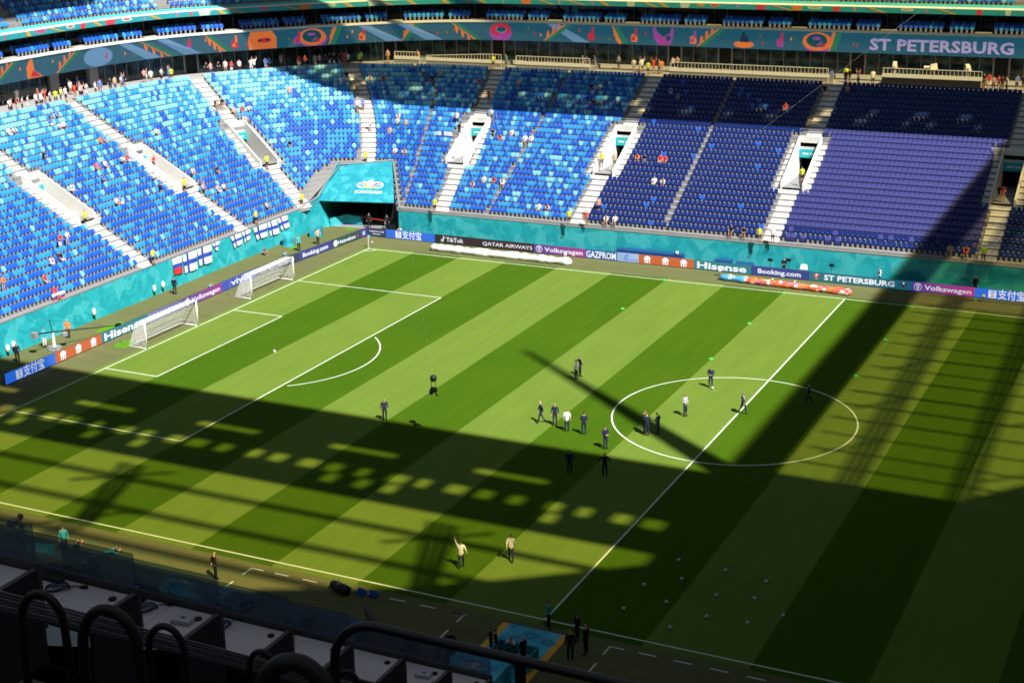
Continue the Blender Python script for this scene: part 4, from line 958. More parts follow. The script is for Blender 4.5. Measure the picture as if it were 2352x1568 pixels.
# ================================================================== people
def person_mesh(name, J, fingers=True, wide=1.0, bare=False):
    """one continuous skinned figure; J overrides joint positions. slots: skin, top, shirt front, trousers, shoes, hair"""
    B = {'pel': (0, 0, .96), 'wai': (0, -.005, 1.12), 'che': (0, -.01, 1.34), 'nek': (0, -.02, 1.50), 'nk2': (0, .0, 1.57), 'hed': (0, .02, 1.67), 'top': (0, .01, 1.76), 'nos': (0, .125, 1.655),
         'hpL': (-.095, 0, .91), 'knL': (-.11, .02, .51), 'anL': (-.11, -.02, .10), 'toL': (-.13, .17, .035), 'hpR': (.095, 0, .91), 'knR': (.11, .02, .51), 'anR': (.11, -.02, .10), 'toR': (.13, .17, .035),
         'shL': (-.185, -.01, 1.455), 'elL': (-.245, -.03, 1.17), 'wrL': (-.25, .06, .93), 'haL': (-.25, .08, .86), 'shR': (.185, -.01, 1.455), 'elR': (.245, -.03, 1.17), 'wrR': (.25, .06, .93), 'haR': (.25, .08, .86)}
    B.update(J)
    Rr = {'pel': (.165, .125), 'wai': (.150, .110), 'che': (.185, .130), 'nek': (.085, .075), 'nk2': (.058, .060), 'hed': (.088, .105), 'top': (.062, .075), 'nos': (.018, .018),
          'hp': (.098, .100), 'kn': (.070, .075), 'an': (.050, .052), 'to': (.045, .035), 'sh': (.078, .075), 'el': (.055, .055), 'wr': (.038, .038), 'ha': (.040, .022)}
    E = [('pel', 'wai'), ('wai', 'che'), ('che', 'nek'), ('nek', 'nk2'), ('nk2', 'hed'), ('hed', 'top'), ('hed', 'nos')]
    for s_ in 'LR': E += [('pel', 'hp'+s_), ('hp'+s_, 'kn'+s_), ('kn'+s_, 'an'+s_), ('an'+s_, 'to'+s_), ('che', 'sh'+s_), ('sh'+s_, 'el'+s_), ('el'+s_, 'wr'+s_), ('wr'+s_, 'ha'+s_)]
    pos = {k_: Vector(v) for k_, v in B.items()}
    if fingers:
        for s_ in 'LR':
            h = pos['ha'+s_]; d = (h-pos['wr'+s_]).normalized(); sd = d.cross(Vector((1, 0, 0)))
            if sd.length < .2: sd = d.cross(Vector((0, 1, 0)))
            sd.normalize(); cu = d.cross(sd)
            for i, (o_, l) in enumerate(((-.030, .062), (-.010, .075), (.011, .070), (.031, .055))):
                pos[f'f{i}{s_}'] = h+sd*o_+d*l*.5; pos[f'g{i}{s_}'] = h+sd*o_*1.1+d*l+cu*.015; E += [('ha'+s_, f'f{i}{s_}'), (f'f{i}{s_}', f'g{i}{s_}')]
            pos['t'+s_] = pos['wr'+s_]*.5+h*.5-sd*.055+d*.02; E.append(('wr'+s_, 't'+s_))
    bm = bmesh.new(); lay = bm.verts.layers.skin.verify(); V = {}
    for k_, p in pos.items():
        v = bm.verts.new(p); V[k_] = v
        r = Rr.get(k_) or Rr.get(k_[:2]) or (.012, .012)
        if k_[0] in 'fg' : r = (.0105, .0105)
        if k_[0] == 't' and len(k_) == 2: r = (.014, .014)
        v[lay].radius = (r[0]*wide, r[1]*wide) if k_ in ('pel', 'wai', 'che') else r
    V['pel'][lay].use_root = True
    for a, c in E: bm.edges.new((V[a], V[c]))
    me = bpy.data.meshes.new(name); bm.to_mesh(me); bm.free()
    o = bpy.data.objects.new(name, me); COL.objects.link(o)
    sk = o.modifiers.new('s', 'SKIN'); sk.use_smooth_shade = True; sk.branch_smoothing = .3
    su = o.modifiers.new('u', 'SUBSURF'); su.levels = 1; su.render_levels = 1
    dg = bpy.context.evaluated_depsgraph_get(); dg.update(); out = bpy.data.meshes.new_from_object(o.evaluated_get(dg), depsgraph=dg)
    bpy.data.objects.remove(o); bpy.data.meshes.remove(me); out.name = name
    segs = []
    for a, c in E:
        k_ = c[:2] if c[-1] in 'LR' else c
        if c in ('nk2', 'hed', 'top', 'nos'): sl = 0
        elif c in ('wai', 'che', 'nek') or c[:2] == 'sh': sl = 1
        elif c[:2] == 'el': sl = 1
        elif c[:2] == 'wr': sl = 0 if bare else 1
        elif c[:2] in ('hp', 'kn'): sl = 3
        elif c[:2] == 'an': sl = 0 if bare else 3
        elif c[:2] == 'to': sl = 4
        else: sl = 0
        segs.append((pos[a], pos[c], sl, c))
    hd, nk = pos['hed'], pos['nek']; upv = (pos['top']-pos['nk2']).normalized(); fwd = (pos['nos']-pos['hed']).normalized()
    tw = (pos['nek']-pos['wai']).normalized(); sd = (pos['shR']-pos['shL']).normalized(); tf = tw.cross(sd)*-1 if tw.cross(sd).dot(Vector((0, 1, 0))) < 0 else tw.cross(sd)
    idx = []
    for p in out.polygons:
        c = p.center; best = (9, 0, '')
        for a, e, sl, nm in segs:
            d = e-a; t_ = max(0, min(1, (c-a).dot(d)/max(d.length_squared, 1e-9))); ds = (a+d*t_-c).length
            if nm in ('wai', 'che'): ds -= .05
            if ds < best[0]: best = (ds, sl, nm)
        sl = best[1]
        if best[2] in ('hed', 'top', 'nos'):
            q = c-hd
            if q.dot(upv) > .045 or (q.dot(fwd) < -.01 and q.dot(upv) > -.05): sl = 5
        elif sl == 1 and best[2] in ('che', 'nek', 'wai') or best[2] == 'nk2':
            q = c-nk; f_ = p.normal.dot(tf)
            if best[2] == 'nk2': sl = 0
            elif f_ > .35 and abs(q.dot(sd)) < .055 and q.dot(tw) > -.34: sl = 2
        idx.append(sl)
    for m_ in (M_SKIN, M_NAVYS, M_WSH, M_NAVYS, M_SHOE, M_HAIR): out.materials.append(m_)
    out.polygons.foreach_set('material_index', idx); out.polygons.foreach_set('use_smooth', [True]*len(idx)); out.update()
    return out
POSE = {}
def pose(n, bare=False, fingers=True, **J):
    POSE[n] = person_mesh('person_'+n, J, fingers, 1.0, bare)
pose('stand')
pose('stride', knL=(-.10, .16, .53), anL=(-.10, .20, .11), toL=(-.10, .38, .05), knR=(.10, -.10, .52), anR=(.10, -.32, .14), toR=(.11, -.16, .04), elL=(-.24, -.12, 1.19), wrL=(-.25, -.10, .95), haL=(-.25, -.09, .88), elR=(.24, .05, 1.18), wrR=(.24, .20, .98), haR=(.24, .23, .92))
pose('hands_front', elL=(-.25, -.01, 1.18), wrL=(-.10, .20, 1.12), haL=(-.04, .23, 1.13), elR=(.25, -.01, 1.18), wrR=(.10, .20, 1.08), haR=(.04, .23, 1.08))
pose('hands_back', elL=(-.27, -.10, 1.2), wrL=(-.10, -.18, 1.03), haL=(-.04, -.19, 1.0), elR=(.27, -.10, 1.2), wrR=(.10, -.18, 1.03), haR=(.04, -.19, 1.0))
pose('elbows_out', elL=(-.38, -.02, 1.24), wrL=(-.30, .14, 1.08), haL=(-.26, .18, 1.05), elR=(.38, -.02, 1.24), wrR=(.30, .14, 1.08), haR=(.26, .18, 1.05))
pose('wave', elL=(-.30, .02, 1.70), wrL=(-.36, .04, 1.96), haL=(-.37, .05, 2.04), knR=(.11, .06, .51), anR=(.11, .10, .10), toR=(.12, .29, .035), anL=(-.11, -.16, .11), toL=(-.12, .02, .035), elR=(.28, -.05, 1.2), wrR=(.34, .02, .97), haR=(.35, .05, .91))
pose('look_down', hed=(0, .07, 1.66), top=(0, .10, 1.75), nos=(0, .16, 1.60), nk2=(0, .02, 1.575), elL=(-.25, -.01, 1.18), wrL=(-.10, .22, 1.10), haL=(-.04, .26, 1.12), elR=(.25, -.01, 1.18), wrR=(.10, .22, 1.10), haR=(.04, .26, 1.12))
pose('fan_stand', bare=True, fingers=False)
pose('fan_lean', bare=True, fingers=False, elL=(-.25, .05, 1.2), wrL=(-.16, .26, 1.08), haL=(-.12, .32, 1.07), elR=(.25, .05, 1.2), wrR=(.16, .26, 1.08), haR=(.12, .32, 1.07), che=(0, .05, 1.33), nek=(0, .07, 1.49), nk2=(0, .09, 1.55), hed=(0, .12, 1.65), top=(0, .12, 1.74), nos=(0, .22, 1.63), shL=(-.185, .07, 1.44), shR=(.185, .07, 1.44))
pose('fan_arms_up', bare=True, fingers=False, elL=(-.34, .05, 1.62), wrL=(-.28, .08, 1.88), haL=(-.26, .09, 1.96), elR=(.34, .05, 1.62), wrR=(.28, .08, 1.88), haR=(.26, .09, 1.96))
SIT = dict(pel=(0, 0, .50), wai=(0, -.04, .66), che=(0, -.05, .88), nek=(0, -.04, 1.04), nk2=(0, -.02, 1.11), hed=(0, .0, 1.21), top=(0, -.01, 1.30), nos=(0, .105, 1.195), hpL=(-.095, .04, .48), knL=(-.14, .46, .50), anL=(-.14, .42, .08), toL=(-.15, .60, .03), hpR=(.095, .04, .48), knR=(.14, .46, .50), anR=(.14, .42, .08), toR=(.15, .60, .03),
           shL=(-.185, -.04, 1.0), elL=(-.25, .06, .74), wrL=(-.18, .28, .60), haL=(-.15, .34, .58), shR=(.185, -.04, 1.0), elR=(.25, .06, .74), wrR=(.18, .28, .60), haR=(.15, .34, .58))
pose('sit', bare=True, fingers=False, **SIT)
S2 = dict(SIT); S2.update(che=(0, .06, .86), nek=(0, .14, 1.0), nk2=(0, .17, 1.06), hed=(0, .22, 1.15), top=(0, .22, 1.24), nos=(0, .325, 1.12), shL=(-.185, .12, .95), shR=(.185, .12, .95), elL=(-.2, .34, .68), wrL=(-.08, .50, .66), haL=(-.03, .55, .66), elR=(.2, .34, .68), wrR=(.08, .50, .66), haR=(.03, .55, .66))
pose('sit_forward', bare=True, fingers=False, **S2)
CR = dict(pel=(0, -.10, .40), wai=(0, -.02, .54), che=(0, .08, .74), nek=(0, .14, .89), nk2=(0, .17, .95), hed=(0, .21, 1.05), top=(0, .20, 1.14), nos=(0, .315, 1.04), hpL=(-.10, -.06, .38), knL=(-.18, .36, .48), anL=(-.17, .12, .10), toL=(-.18, .30, .04), hpR=(.10, -.06, .38), knR=(.16, .22, .10), anR=(.14, -.22, .08), toR=(.14, -.36, .04),
          shL=(-.185, .12, .84), elL=(-.24, .36, .70), wrL=(-.10, .48, .90), haL=(-.06, .50, .96), shR=(.185, .12, .84), elR=(.24, .36, .70), wrR=(.10, .48, .90), haR=(.06, .50, .96))
pose('crouch', bare=True, **CR)
PR = dict(pel=(0, -.25, .14), wai=(0, -.08, .17), che=(0, .14, .25), nek=(0, .30, .33), nk2=(0, .35, .38), hed=(0, .43, .44), top=(0, .46, .53), nos=(0, .53, .42), hpL=(-.10, -.32, .13), knL=(-.14, -.72, .08), anL=(-.15, -.98, .26), toL=(-.15, -1.06, .42), hpR=(.10, -.32, .13), knR=(.16, -.72, .08), anR=(.20, -1.12, .08), toR=(.22, -1.28, .05),
          shL=(-.19, .26, .28), elL=(-.26, .50, .06), wrL=(-.10, .64, .22), haL=(-.05, .68, .28), shR=(.19, .26, .28), elR=(.26, .50, .06), wrR=(.10, .64, .22), haR=(.05, .68, .28))
pose('prone', bare=True, **PR)
def person(pz, x, y, z, face, label, top, trou=None, shirt=None, hair=None, shoe=None, h=1.82, group=None, skin=None):
    """face = compass direction (dx, dy) looked at"""
    o = link('person', POSE[pz], None, (x, y, z), math.atan2(-face[0], face[1])); s_ = h/1.80; o.scale = (s_, s_, s_)
    mats = [skin or M_SKIN, top, shirt or top, trou or M_BLK, shoe or M_SHOE, hair or M_HAIR]
    for i, m_ in enumerate(mats):
        o.material_slots[i].link = 'OBJECT'; o.material_slots[i].material = m_
    return tag(o, label, 'person', group)
TOC, AWAY = (.42, -.9), (-.42, .9); GP = 'suited men on the pitch'
HB, HG = mat('bald_skin', (.60, .30, .20), .5), M_HAIR2
N_ = M_NAVYS
P_ = lambda *a, **k_: person(*a, **k_)
P_('elbows_out', -14.44, 4.27, 0, (.6, .6), 'man in navy suit standing just behind the white-shirted man, left of the circle', N_, N_, M_WSH, group=GP)
P_('stand', -14.34, 3.31, 0, (-.8, .3), 'man in white shirt and dark trousers beside the navy suited man, left of the circle', M_WSH, N_, M_BEIGE, group=GP)
P_('stride', -12.97, -6.53, 0, (-.7, -.5), 'bald man in navy suit, leftmost of the row of four walking', N_, N_, M_WSH, HB, group=GP)
P_('stand', -11.78, -6.57, 0, (.2, -.9), 'man in navy suit with white face mask, second from left in the row of four', N_, N_, M_WSH, HB, group=GP)
P_('stand', -10.46, -7.34, 0, AWAY, 'man in white shirt and beige waistcoat seen from behind, in the row of four', M_WSH, N_, M_BEIGE, HG, group=GP)
P_('hands_front', -9.05, -7.45, 0, AWAY, 'man in navy suit with bent arms, rightmost in the row of four', N_, N_, M_WSH, group=GP)
P_('hands_front', -6.54, -9.38, 0, (.75, -.5), 'man in open navy jacket just above the shadow edge, left of the circle', N_, N_, M_WSH, group=GP)
P_('stand', -7.08, -14.51, 0, AWAY, 'left of two men in navy suits standing in the dark shade', N_, N_, group=GP)
P_('elbows_out', -4.65, -14.05, 0, AWAY, 'right of two men in navy suits in the shade, arms held out', N_, N_, group=GP)
P_('hands_front', -5.06, -5.46, 0, (.8, .2), 'navy suited man half hidden behind another, in the trio inside the circle', N_, N_, M_WSH, group=GP)
P_('look_down', -4.72, -5.85, 0, AWAY, 'man in navy suit seen from behind, front one of the trio inside the circle', N_, N_, None, HG, group=GP)
P_('look_down', -4.02, -5.44, 0, (-.9, .2), 'man in navy suit looking down, rightmost of the trio inside the circle', N_, N_, M_WSH, group=GP)
P_('hands_front', -3.49, -1.0, 0, (.8, -.3), 'man in pale shirt with hands at his chest, alone inside the circle', mat('pale_shirt', (.42, .42, .52), .8), N_, M_WSH, group=GP)
P_('look_down', -3.74, 5.72, 0, (.1, -1), 'man in navy suit and white shirt with a ball at his feet', N_, N_, M_WSH, group=GP)
P_('stride', .38, 1.11, 0, (.9, -.2), 'man in navy suit walking over the halfway line inside the circle', N_, N_, M_WSH, group=GP)
P_('stride', 4.4, 4.9, 0, (-.9, -.2), 'man in dark suit striding in shade at right edge of the circle', N_, N_, M_WSH, group=GP)
P_('stand', -24.14, -10.63, 0, (.6, -.7), 'ginger man in navy suit standing alone at the edge of the shadow', N_, N_, M_WSH, HB, group=GP)
P_('wave', -7.27, -30.22, 0, AWAY, 'man in white shirt and beige waistcoat waving one raised arm', M_WSH, N_, M_BEIGE, h=1.86, group=GP)
P_('stride', -4.9, -28.24, 0, AWAY, 'man in white shirt and dark trousers walking right of the waving man', M_WSH, N_, M_BEIGE, h=1.86, group=GP)
GS = 'people on the near sideline'
P_('stand', -31.0, -38.14, 0, (.5, -.6), 'photographer in teal bib with orange bag standing left on the near sideline', M_TEALSH, M_BLK, M_WSH, group=GS)
P_('crouch', -30.0, -38.35, 0, (.6, .7), 'photographer in black crouching beside the one in teal bib', M_BLK, M_BLK, M_BLK, group=GS)
P_('prone', -28.25, -37.3, 0, (.78, .62), 'photographer in teal bib lying on his stomach by the near sideline', M_TEALSH, mat('grey_shorts', (.10, .09, .09), .8), M_TEALSH, group=GS)
P_('stand', -22.5, -40.6, 0, AWAY, 'steward in bright green vest behind the smoked glass panels', CLOTH['hivis'], M_BLK, CLOTH['hivis'], group=GS)
P_('hands_back', -20.07, -37.36, 0, (.5, .8), 'man in dark suit with hands held behind him by the dashed corner mark', M_BLK, M_BLK, M_BLK, HB, group=GS)
P_('hands_front', .63, -34.91, 0, (.7, .7), 'photographer in teal bib and shorts at the foot of the halfway line', M_TEALSH, M_BLK, M_TEALSH, group=GS)
P_('hands_front', 2.61, -35.46, 0, (-.5, -.8), 'woman in dark dress and face mask beside two suited men near the carpet', M_BLK, M_BLK, CLOTH['cyan'], group=GS, h=1.72)
P_('stand', 3.63, -36.64, 0, (-.9, .1), 'bald man in black suit with white mask, right of the pair by the carpet', M_BLK, M_BLK, M_BLK, HB, group=GS, h=1.88)
P_('stand', 3.09, -37.5, 0, AWAY, 'man in black suit seen from behind at the corner of the carpet', M_BLK, M_BLK, M_BLK, HB, group=GS, h=1.86)
P_('stand', -2.93, -41.2, 0, TOC, 'man in dark suit and white shirt below the black handrail, left one', N_, N_, M_WSH, group=GS)
P_('stand', -2.1, -41.2, 0, AWAY, 'man in dark suit below the black handrail, right one', N_, N_, N_, group=GS)
P_('stand', -2.75, -40.0, 0, AWAY, 'man in dark suit half hidden behind the black handrail', N_, N_, N_, group=GS)
P_('hands_front', -.98, -38.75, 0, (.7, .3), 'dark figure at left end of the teal crate, behind the handrail', M_BLK, M_BLK, M_BLK, group=GS)
P_('stand', -.62, -38.85, 0, (.7, .4), 'dark bare-legged figure beside the left end of the teal crate', M_BLK, M_SKIN, M_BLK, group=GS)
P_('crouch', .05, -38.35, .15, (.2, -.9), 'person in white top and black shorts bending inside the teal crate', M_WSH, M_BLK, M_WSH, group=GS)
P_('hands_front', 1.05, -39.0, 0, (-.8, .2), 'person with white cap leaning at right end of the teal crate', M_BLK, M_BLK, M_BLK, mat('white_cap', (.6, .6, .62)), group=GS)
GB = 'people behind the far and left boards'
P_('stand', -57.35, 42.2, 0, TOC, 'man in dark suit with orange lanyard at left of the tunnel mouth', M_BLK, M_BLK, M_WSH, HB, group=GB)
P_('stand', -54.95, 42.2, 0, TOC, 'man in dark suit holding orange bib at right of the tunnel mouth', M_BLK, M_BLK, CLOTH['orange'], HB, group=GB)
P_('sit', -61.8, 27.6, -.35, (.9, -.2), 'photographer sitting on the turf against the teal wall below the last flags', mat('dark_bib', (.05, .13, .16), .8), M_BLK, M_BLK, group=GB)
P_('crouch', -58.3, 26.2, 0, (.9, -.1), 'photographer in pale blue bib and red cap at left of the dark blue board', CLOTH['cyan'], M_BLK, CLOTH['cyan'], CLOTH['red'], group=GB)
P_('stand', -59.2, 30.4, 0, (.9, -.4), 'photographer in blue bib and black trousers behind the dark blue board', CLOTH['cyan'], M_BLK, CLOTH['cyan'], group=GB)
P_('elbows_out', -58.8, 33.6, 0, (.9, -.2), 'camera operator in beige top behind the dark green board', CLOTH['beige'], M_BLK, CLOTH['beige'], group=GB)
P_('crouch', -58.2, 13.1, 0, (.9, -.2), 'photographer in pale blue bib crouching behind the left violet board', CLOTH['cyan'], M_BLK, CLOTH['cyan'], HG, group=GB)
P_('stand', -61.2, 11.4, 0, (-.3, .9), 'man in black with a camera walking below the white and blue flags', M_BLK, M_BLK, M_BLK, group=GB)
P_('stand', -61.4, -6.7, 0, (.9, -.2), 'assistant in teal top and white shorts under the camera crane', CLOTH['cyan'], M_WSH, CLOTH['orange'], group=GB)
P_('stand', -61.3, -3.8, 0, (.5, -.7), 'crane operator in orange and black with white cap by the teal wall', CLOTH['orange'], M_BLK, CLOTH['orange'], M_WSH, group=GB)
P_('stand', -60.6, -10.9, 0, (.6, -.5), 'dark clad person in the shade behind the left end blue board', N_, M_BLK, CLOTH['cyan'], group=GB)
P_('elbows_out', 1.9, 39.9, 0, (-.8, -.4), 'camera operator in white shirt bending behind the ST PETERSBURG board', M_WSH, M_BLK, M_WSH, group=GB)
P_('hands_front', -7.7, 40.1, 0, (0, -1), 'dark clad camera operator behind the far Booking.com board', M_BLK, M_BLK, M_BLK, group=GB)
P_('stand', 10.9, 40.2, 0, (-.2, -.9), 'person in dark clothes in the shade behind the right violet board', M_BLK, M_BLK, M_BLK, HB, group=GB)
P_('crouch', -52.1, 40.2, 0, (.3, -.9), 'person in white crouching by the wall right of the tunnel', M_WSH, M_BLK, M_WSH, group=GB)

# spectators: plan position, pose (c concourse, t standing in the stand, s seated), colour of the top
SPEC = "-85.95,14.66,cw;-85.95,15.36,cw;-85.95,15.06,cw;-85.95,17.52,cw;-85.95,17.81,cr;-85.95,18.48,cr;-88.43,24.42,cr;-85.95,19.35,cw;-85.95,22.43,cw;-85.95,20.18,cw;-85.95,21.5,cw;-85.95,22.21,cw;-85.95,22.88,cr;-85.95,23.6,cw;-85.95,25.55,cw;-89.3,30.67,cw;-85.95,25.32,cy;-85.95,24.53,cy;-85.95,26.12,cw;-85.95,27.61,cr;-85.95,28.38,cw;-85.95,28.57,cp;-85.95,28.73,cp;-85.95,29.48,cw;-85.95,31.03,cw;-85.95,31.8,cb;-85.95,31.92,cb;-85.95,33.57,ck;-85.95,34.4,ce;-85.95,35.41,cw;-87.16,41.09,cp;-85.94,35.75,cb;-85.93,35.98,ck;-85.58,39.63,cw;-85.47,40.27,cw;-85.15,41.78,cw;-84.88,42.81,cb;-84.76,43.2,cy;-82.96,47.81,ck;-82.72,48.3,cp;-82.25,49.16,ck;-81.76,50,cw;-81.36,50.64,cr;-80.77,51.53,cw;-90.73,23.66,cw;-91.23,21.93,ck;-79.87,52.75,cw;-79.63,53.06,cw;-78.68,54.18,cb;-78.37,54.53,cb;-77.31,55.63,cp;-77.35,55.59,cg;-75.66,57.13,cr;-75.14,57.56,cr;-74.08,58.37,cg;-73.59,58.72,cp;-72.95,59.16,cn;-72.59,59.39,ck;-72.11,59.69,cn;-71.49,60.06,ck;-70.99,60.35,cr;-70.79,60.92,cw;-69.27,61.22,cy;-70.25,63.19,cw;-67.43,65.11,cp;-63.66,66.24,co;-52.07,64.53,cy;-50.51,65,cc;-40.87,66.44,cb;-40.36,66.59,cn;-39.6,67.32,cb;-37.05,68.6,cg;-33.91,65.66,cw;-33.39,66.3,cw;-33.31,66.8,cw;-31.81,64.88,cy;-31.52,65.92,cr;-30.91,66.11,ce;-30.6,66.2,co;-30.32,69.17,cw;-29.76,69.34,cp;-9.77,64.15,cb;-8.12,63.95,ck;-8.54,65.83,cy;-7.95,65.16,ck;-6.72,63.95,cp;-5.21,64.33,cw;6.45,65.56,ck;6.94,65.72,cr;7.61,64.33,cp;8.21,63.95,cr;8.58,63.95,ck;9.06,64,cw;9.9,65.06,cb;10.54,65.27,ck;-69.55,56.93,tw;-69.18,57.77,tk;-68.13,58.26,sw;-67.13,56.79,sp;-65.37,53.85,tw;-64.93,54.43,tb;-73.97,52.23,sp;-66.48,58.93,sp;-64.85,59.5,sr;-57.87,61.3,sp;-58.65,61.03,sn;-52.12,60.53,sr;-49.6,58.25,tr;-47.79,55.27,tw;-51.84,54.23,tw;-50.59,52.35,tk;-62.37,51.65,tw;-59.18,52.81,tw;-58.14,52.97,te;-59.67,51.8,sp;-59.83,54.55,sw;-57.27,48.93,sw;-55.93,49.05,sp;-60.29,46.92,ty;-69.4,44.52,sk;-46.08,52.19,tn;-45,52.28,sr;-43.92,52.38,sw;-68.87,39.18,ty;-37.38,60.57,sn;-36.24,60.65,sw;-36.16,58.66,sk;-35.1,58.74,sw;-27.41,60.53,sb;-26.25,60.44,sb;-46.83,61.06,sp;-41.86,52.2,sw;-41.06,52.27,sw;-31.23,49.25,ty;-29.79,49.39,te;-27.38,50.1,so;-26.51,50.18,sk;-24.74,50.18,sr;-24.19,50.39,sr;-9.88,61.92,tk;-7.48,62.85,sp;-13.5,59.27,sr;-8.64,49.13,ty;-9.06,40.44,tw;8.14,40.97,sp;9.65,41.28,sr;11.46,40.04,ty;11.23,48.83,tk;11.58,48.87,tr;-24.21,46.82,sw;-23.19,46.92,sw;-28.87,42.66,tp;-30.05,42.3,sw;-29.42,40.53,tr;-27.42,41.59,sw;-26.47,41.54,sw;-35.68,42.4,sw;-34.62,42.35,sp;-31.22,40.17,ty;-13.69,40.11,sk;-12.31,40.27,sn;-10.34,40.14,ty;-64.22,32.11,se;-63.13,37.36,ty;-63.05,28.29,ty;-44.93,45,sp;-43.94,45.09,sw;-42.67,45.14,sr;-41.59,45.16,sw;-47.53,40.24,ty;-67.9,3.5,tr;-67.93,4.52,tw;-66.52,0.67,sw;-66.32,2.04,sk;-64.87,-2.01,sr;-65.63,-6.52,to;-63.23,-2.62,sr;-75.4,18.22,sr;-73.73,17.06,sb;-73.91,12.34,sw;-70.61,15.2,sw;-70.42,15.73,sb;-72.24,23.12,sw;-70.57,22.16,tb;-69.63,9.16,ty;-62.76,10.51,ty;-69.79,25.08,ty;-71.32,28.72,sw;-70.07,28.05,sb;-68.83,27.39,sp;-68.24,28.9,sp;-68.36,29.98,sw;-70.63,32.12,sk;-83.21,13.81,sw;-83.01,14.52,sw;-82.25,20.29,sw;-82.22,21.1,sw;-83.22,19.94,sb;-83.45,20.88,sb;-83.44,21.98,sb;-78.81,22.85,so;-78.72,23.52,sb;-78.67,14.13,sk;-75.45,22.19,sw;-75.53,23.18,sr;-77.88,31.28,sw;-76.37,44.13,sp;-76.02,45.08,sr;-75.59,45.93,sw;-74.86,43.77,sw;-78.96,43.58,sk;-78.62,43.75,sw;-78.52,44.27,sk;-75.94,18.47,sb;-75.87,19.59,sw;-73.83,25.24,tr"
DK = ['jeans', 'black', 'navy', 'khaki', 'white', 'grey']
ORD = ['leftmost', 'second from left', 'third from left', 'fourth from left', 'fifth from left', 'sixth from left', 'seventh from left', 'eighth from left', 'ninth from left', 'tenth from left', 'eleventh from left', 'twelfth from left']
BN = ['first', 'second', 'third', 'fourth', 'fifth', 'sixth', 'seventh', 'eighth']
CN = {'hivis': 'yellow vest', 'beige': 'beige top', 'white': 'white top', 'red': 'red top', 'blue': 'blue top', 'black': 'black top', 'pink': 'pink top', 'orange': 'orange top', 'navy': 'navy top', 'grey': 'grey top', 'cyan': 'cyan top'}
def ud(x, y):
    if y <= CY: return y-CY, CX-R0-x
    if x < CX: th = math.degrees(math.atan2(y-CY, x-CX)); return (180-th)/90*ARC, math.hypot(x-CX, y-CY)-R0
    return x-CX+ARC, y-CY-R0
KEY = {'w': 'white', 'r': 'red', 'b': 'blue', 'y': 'hivis', 'k': 'black', 'p': 'pink', 'o': 'orange', 'n': 'navy', 'g': 'grey', 'e': 'beige', 'c': 'cyan'}
specs = []
for it in SPEC.split(';'):
    xs, ys, pc = it.split(','); specs.append([float(xs), float(ys), pc[0], KEY[pc[1]]])
rp2 = random.Random(17); rows = []
for x, y, pc, c in specs:
    u, d = ud(x, y); p, n = S(u, d)
    dcl = max(0.1, min(DTOP-.2, d)); i = min(NR-1, max(0, int(dcl/RUN)))
    band = 'low rows' if i < 9 else ('middle rows' if i < 18 else 'top rows')
    zb = sum(1 for a in AISLES[:8] if u > acen(a, min(d, DTOP)))
    bt = c if c == 'hivis' else None
    tr = 'black' if c == 'hivis' else rp2.choice(DK)
    face = (n.x, n.y)
    if pc == 'c':
        ang = rp2.uniform(-.9, .9); face = (n.x*math.cos(ang)-n.y*math.sin(ang), n.x*math.sin(ang)+n.y*math.cos(ang))
        pz, z, where = rp2.choice(['fan_stand', 'fan_lean', 'fan_stand', 'fan_lean', 'fan_arms_up' if c != 'hivis' else 'fan_stand']), ZC, 'standing on concourse'
    elif pc == 't': pz, z, where = ('fan_stand' if c in ('hivis', 'black') else rp2.choice(['fan_stand', 'fan_lean'])), ZB+RISE*i, f'standing in {band}'
    else: pz, z, where = rp2.choice(['sit', 'sit_forward']), ZB+RISE*i, f'seated in {band}'
    if pc == 's': d2 = (i+.55)*RUN; p2, _n = S(u, d2); x, y = p2
    blk = 'left of first stairway' if zb == 0 else ('right of eighth stairway' if zb == 8 else f'between {BN[zb-1]} and {BN[zb]} stairways')
    rows.append((u, x, y, z, face, pz, c, tr, where, blk))
from collections import defaultdict
cnt = defaultdict(list)
for r_ in sorted(rows, key=lambda r: r[0]): cnt[(r_[6], r_[8], r_[9])].append(r_)
for (c, where, blk), L_ in cnt.items():
    for j, (u, x, y, z, face, pz, c_, tr, w_, b_) in enumerate(L_):
        lab = f'{CN[c]} person {where} {blk}'
        if len(L_) > 1:
            lab = (ORD[j] if j < len(L_)-1 else 'rightmost')+' '+lab
        person(pz, x, y, z, face, lab, CLOTH[c], CLOTH[tr] if tr in CLOTH else M_BLK, None, M_HAIR if rp2.random() < .6 else (CLOTH['red'] if rp2.random() < .3 and c != 'hivis' else M_HAIR2), h=rp2.uniform(1.68, 1.86), group='stewards in the stands' if c == 'hivis' else 'spectators in the stands')
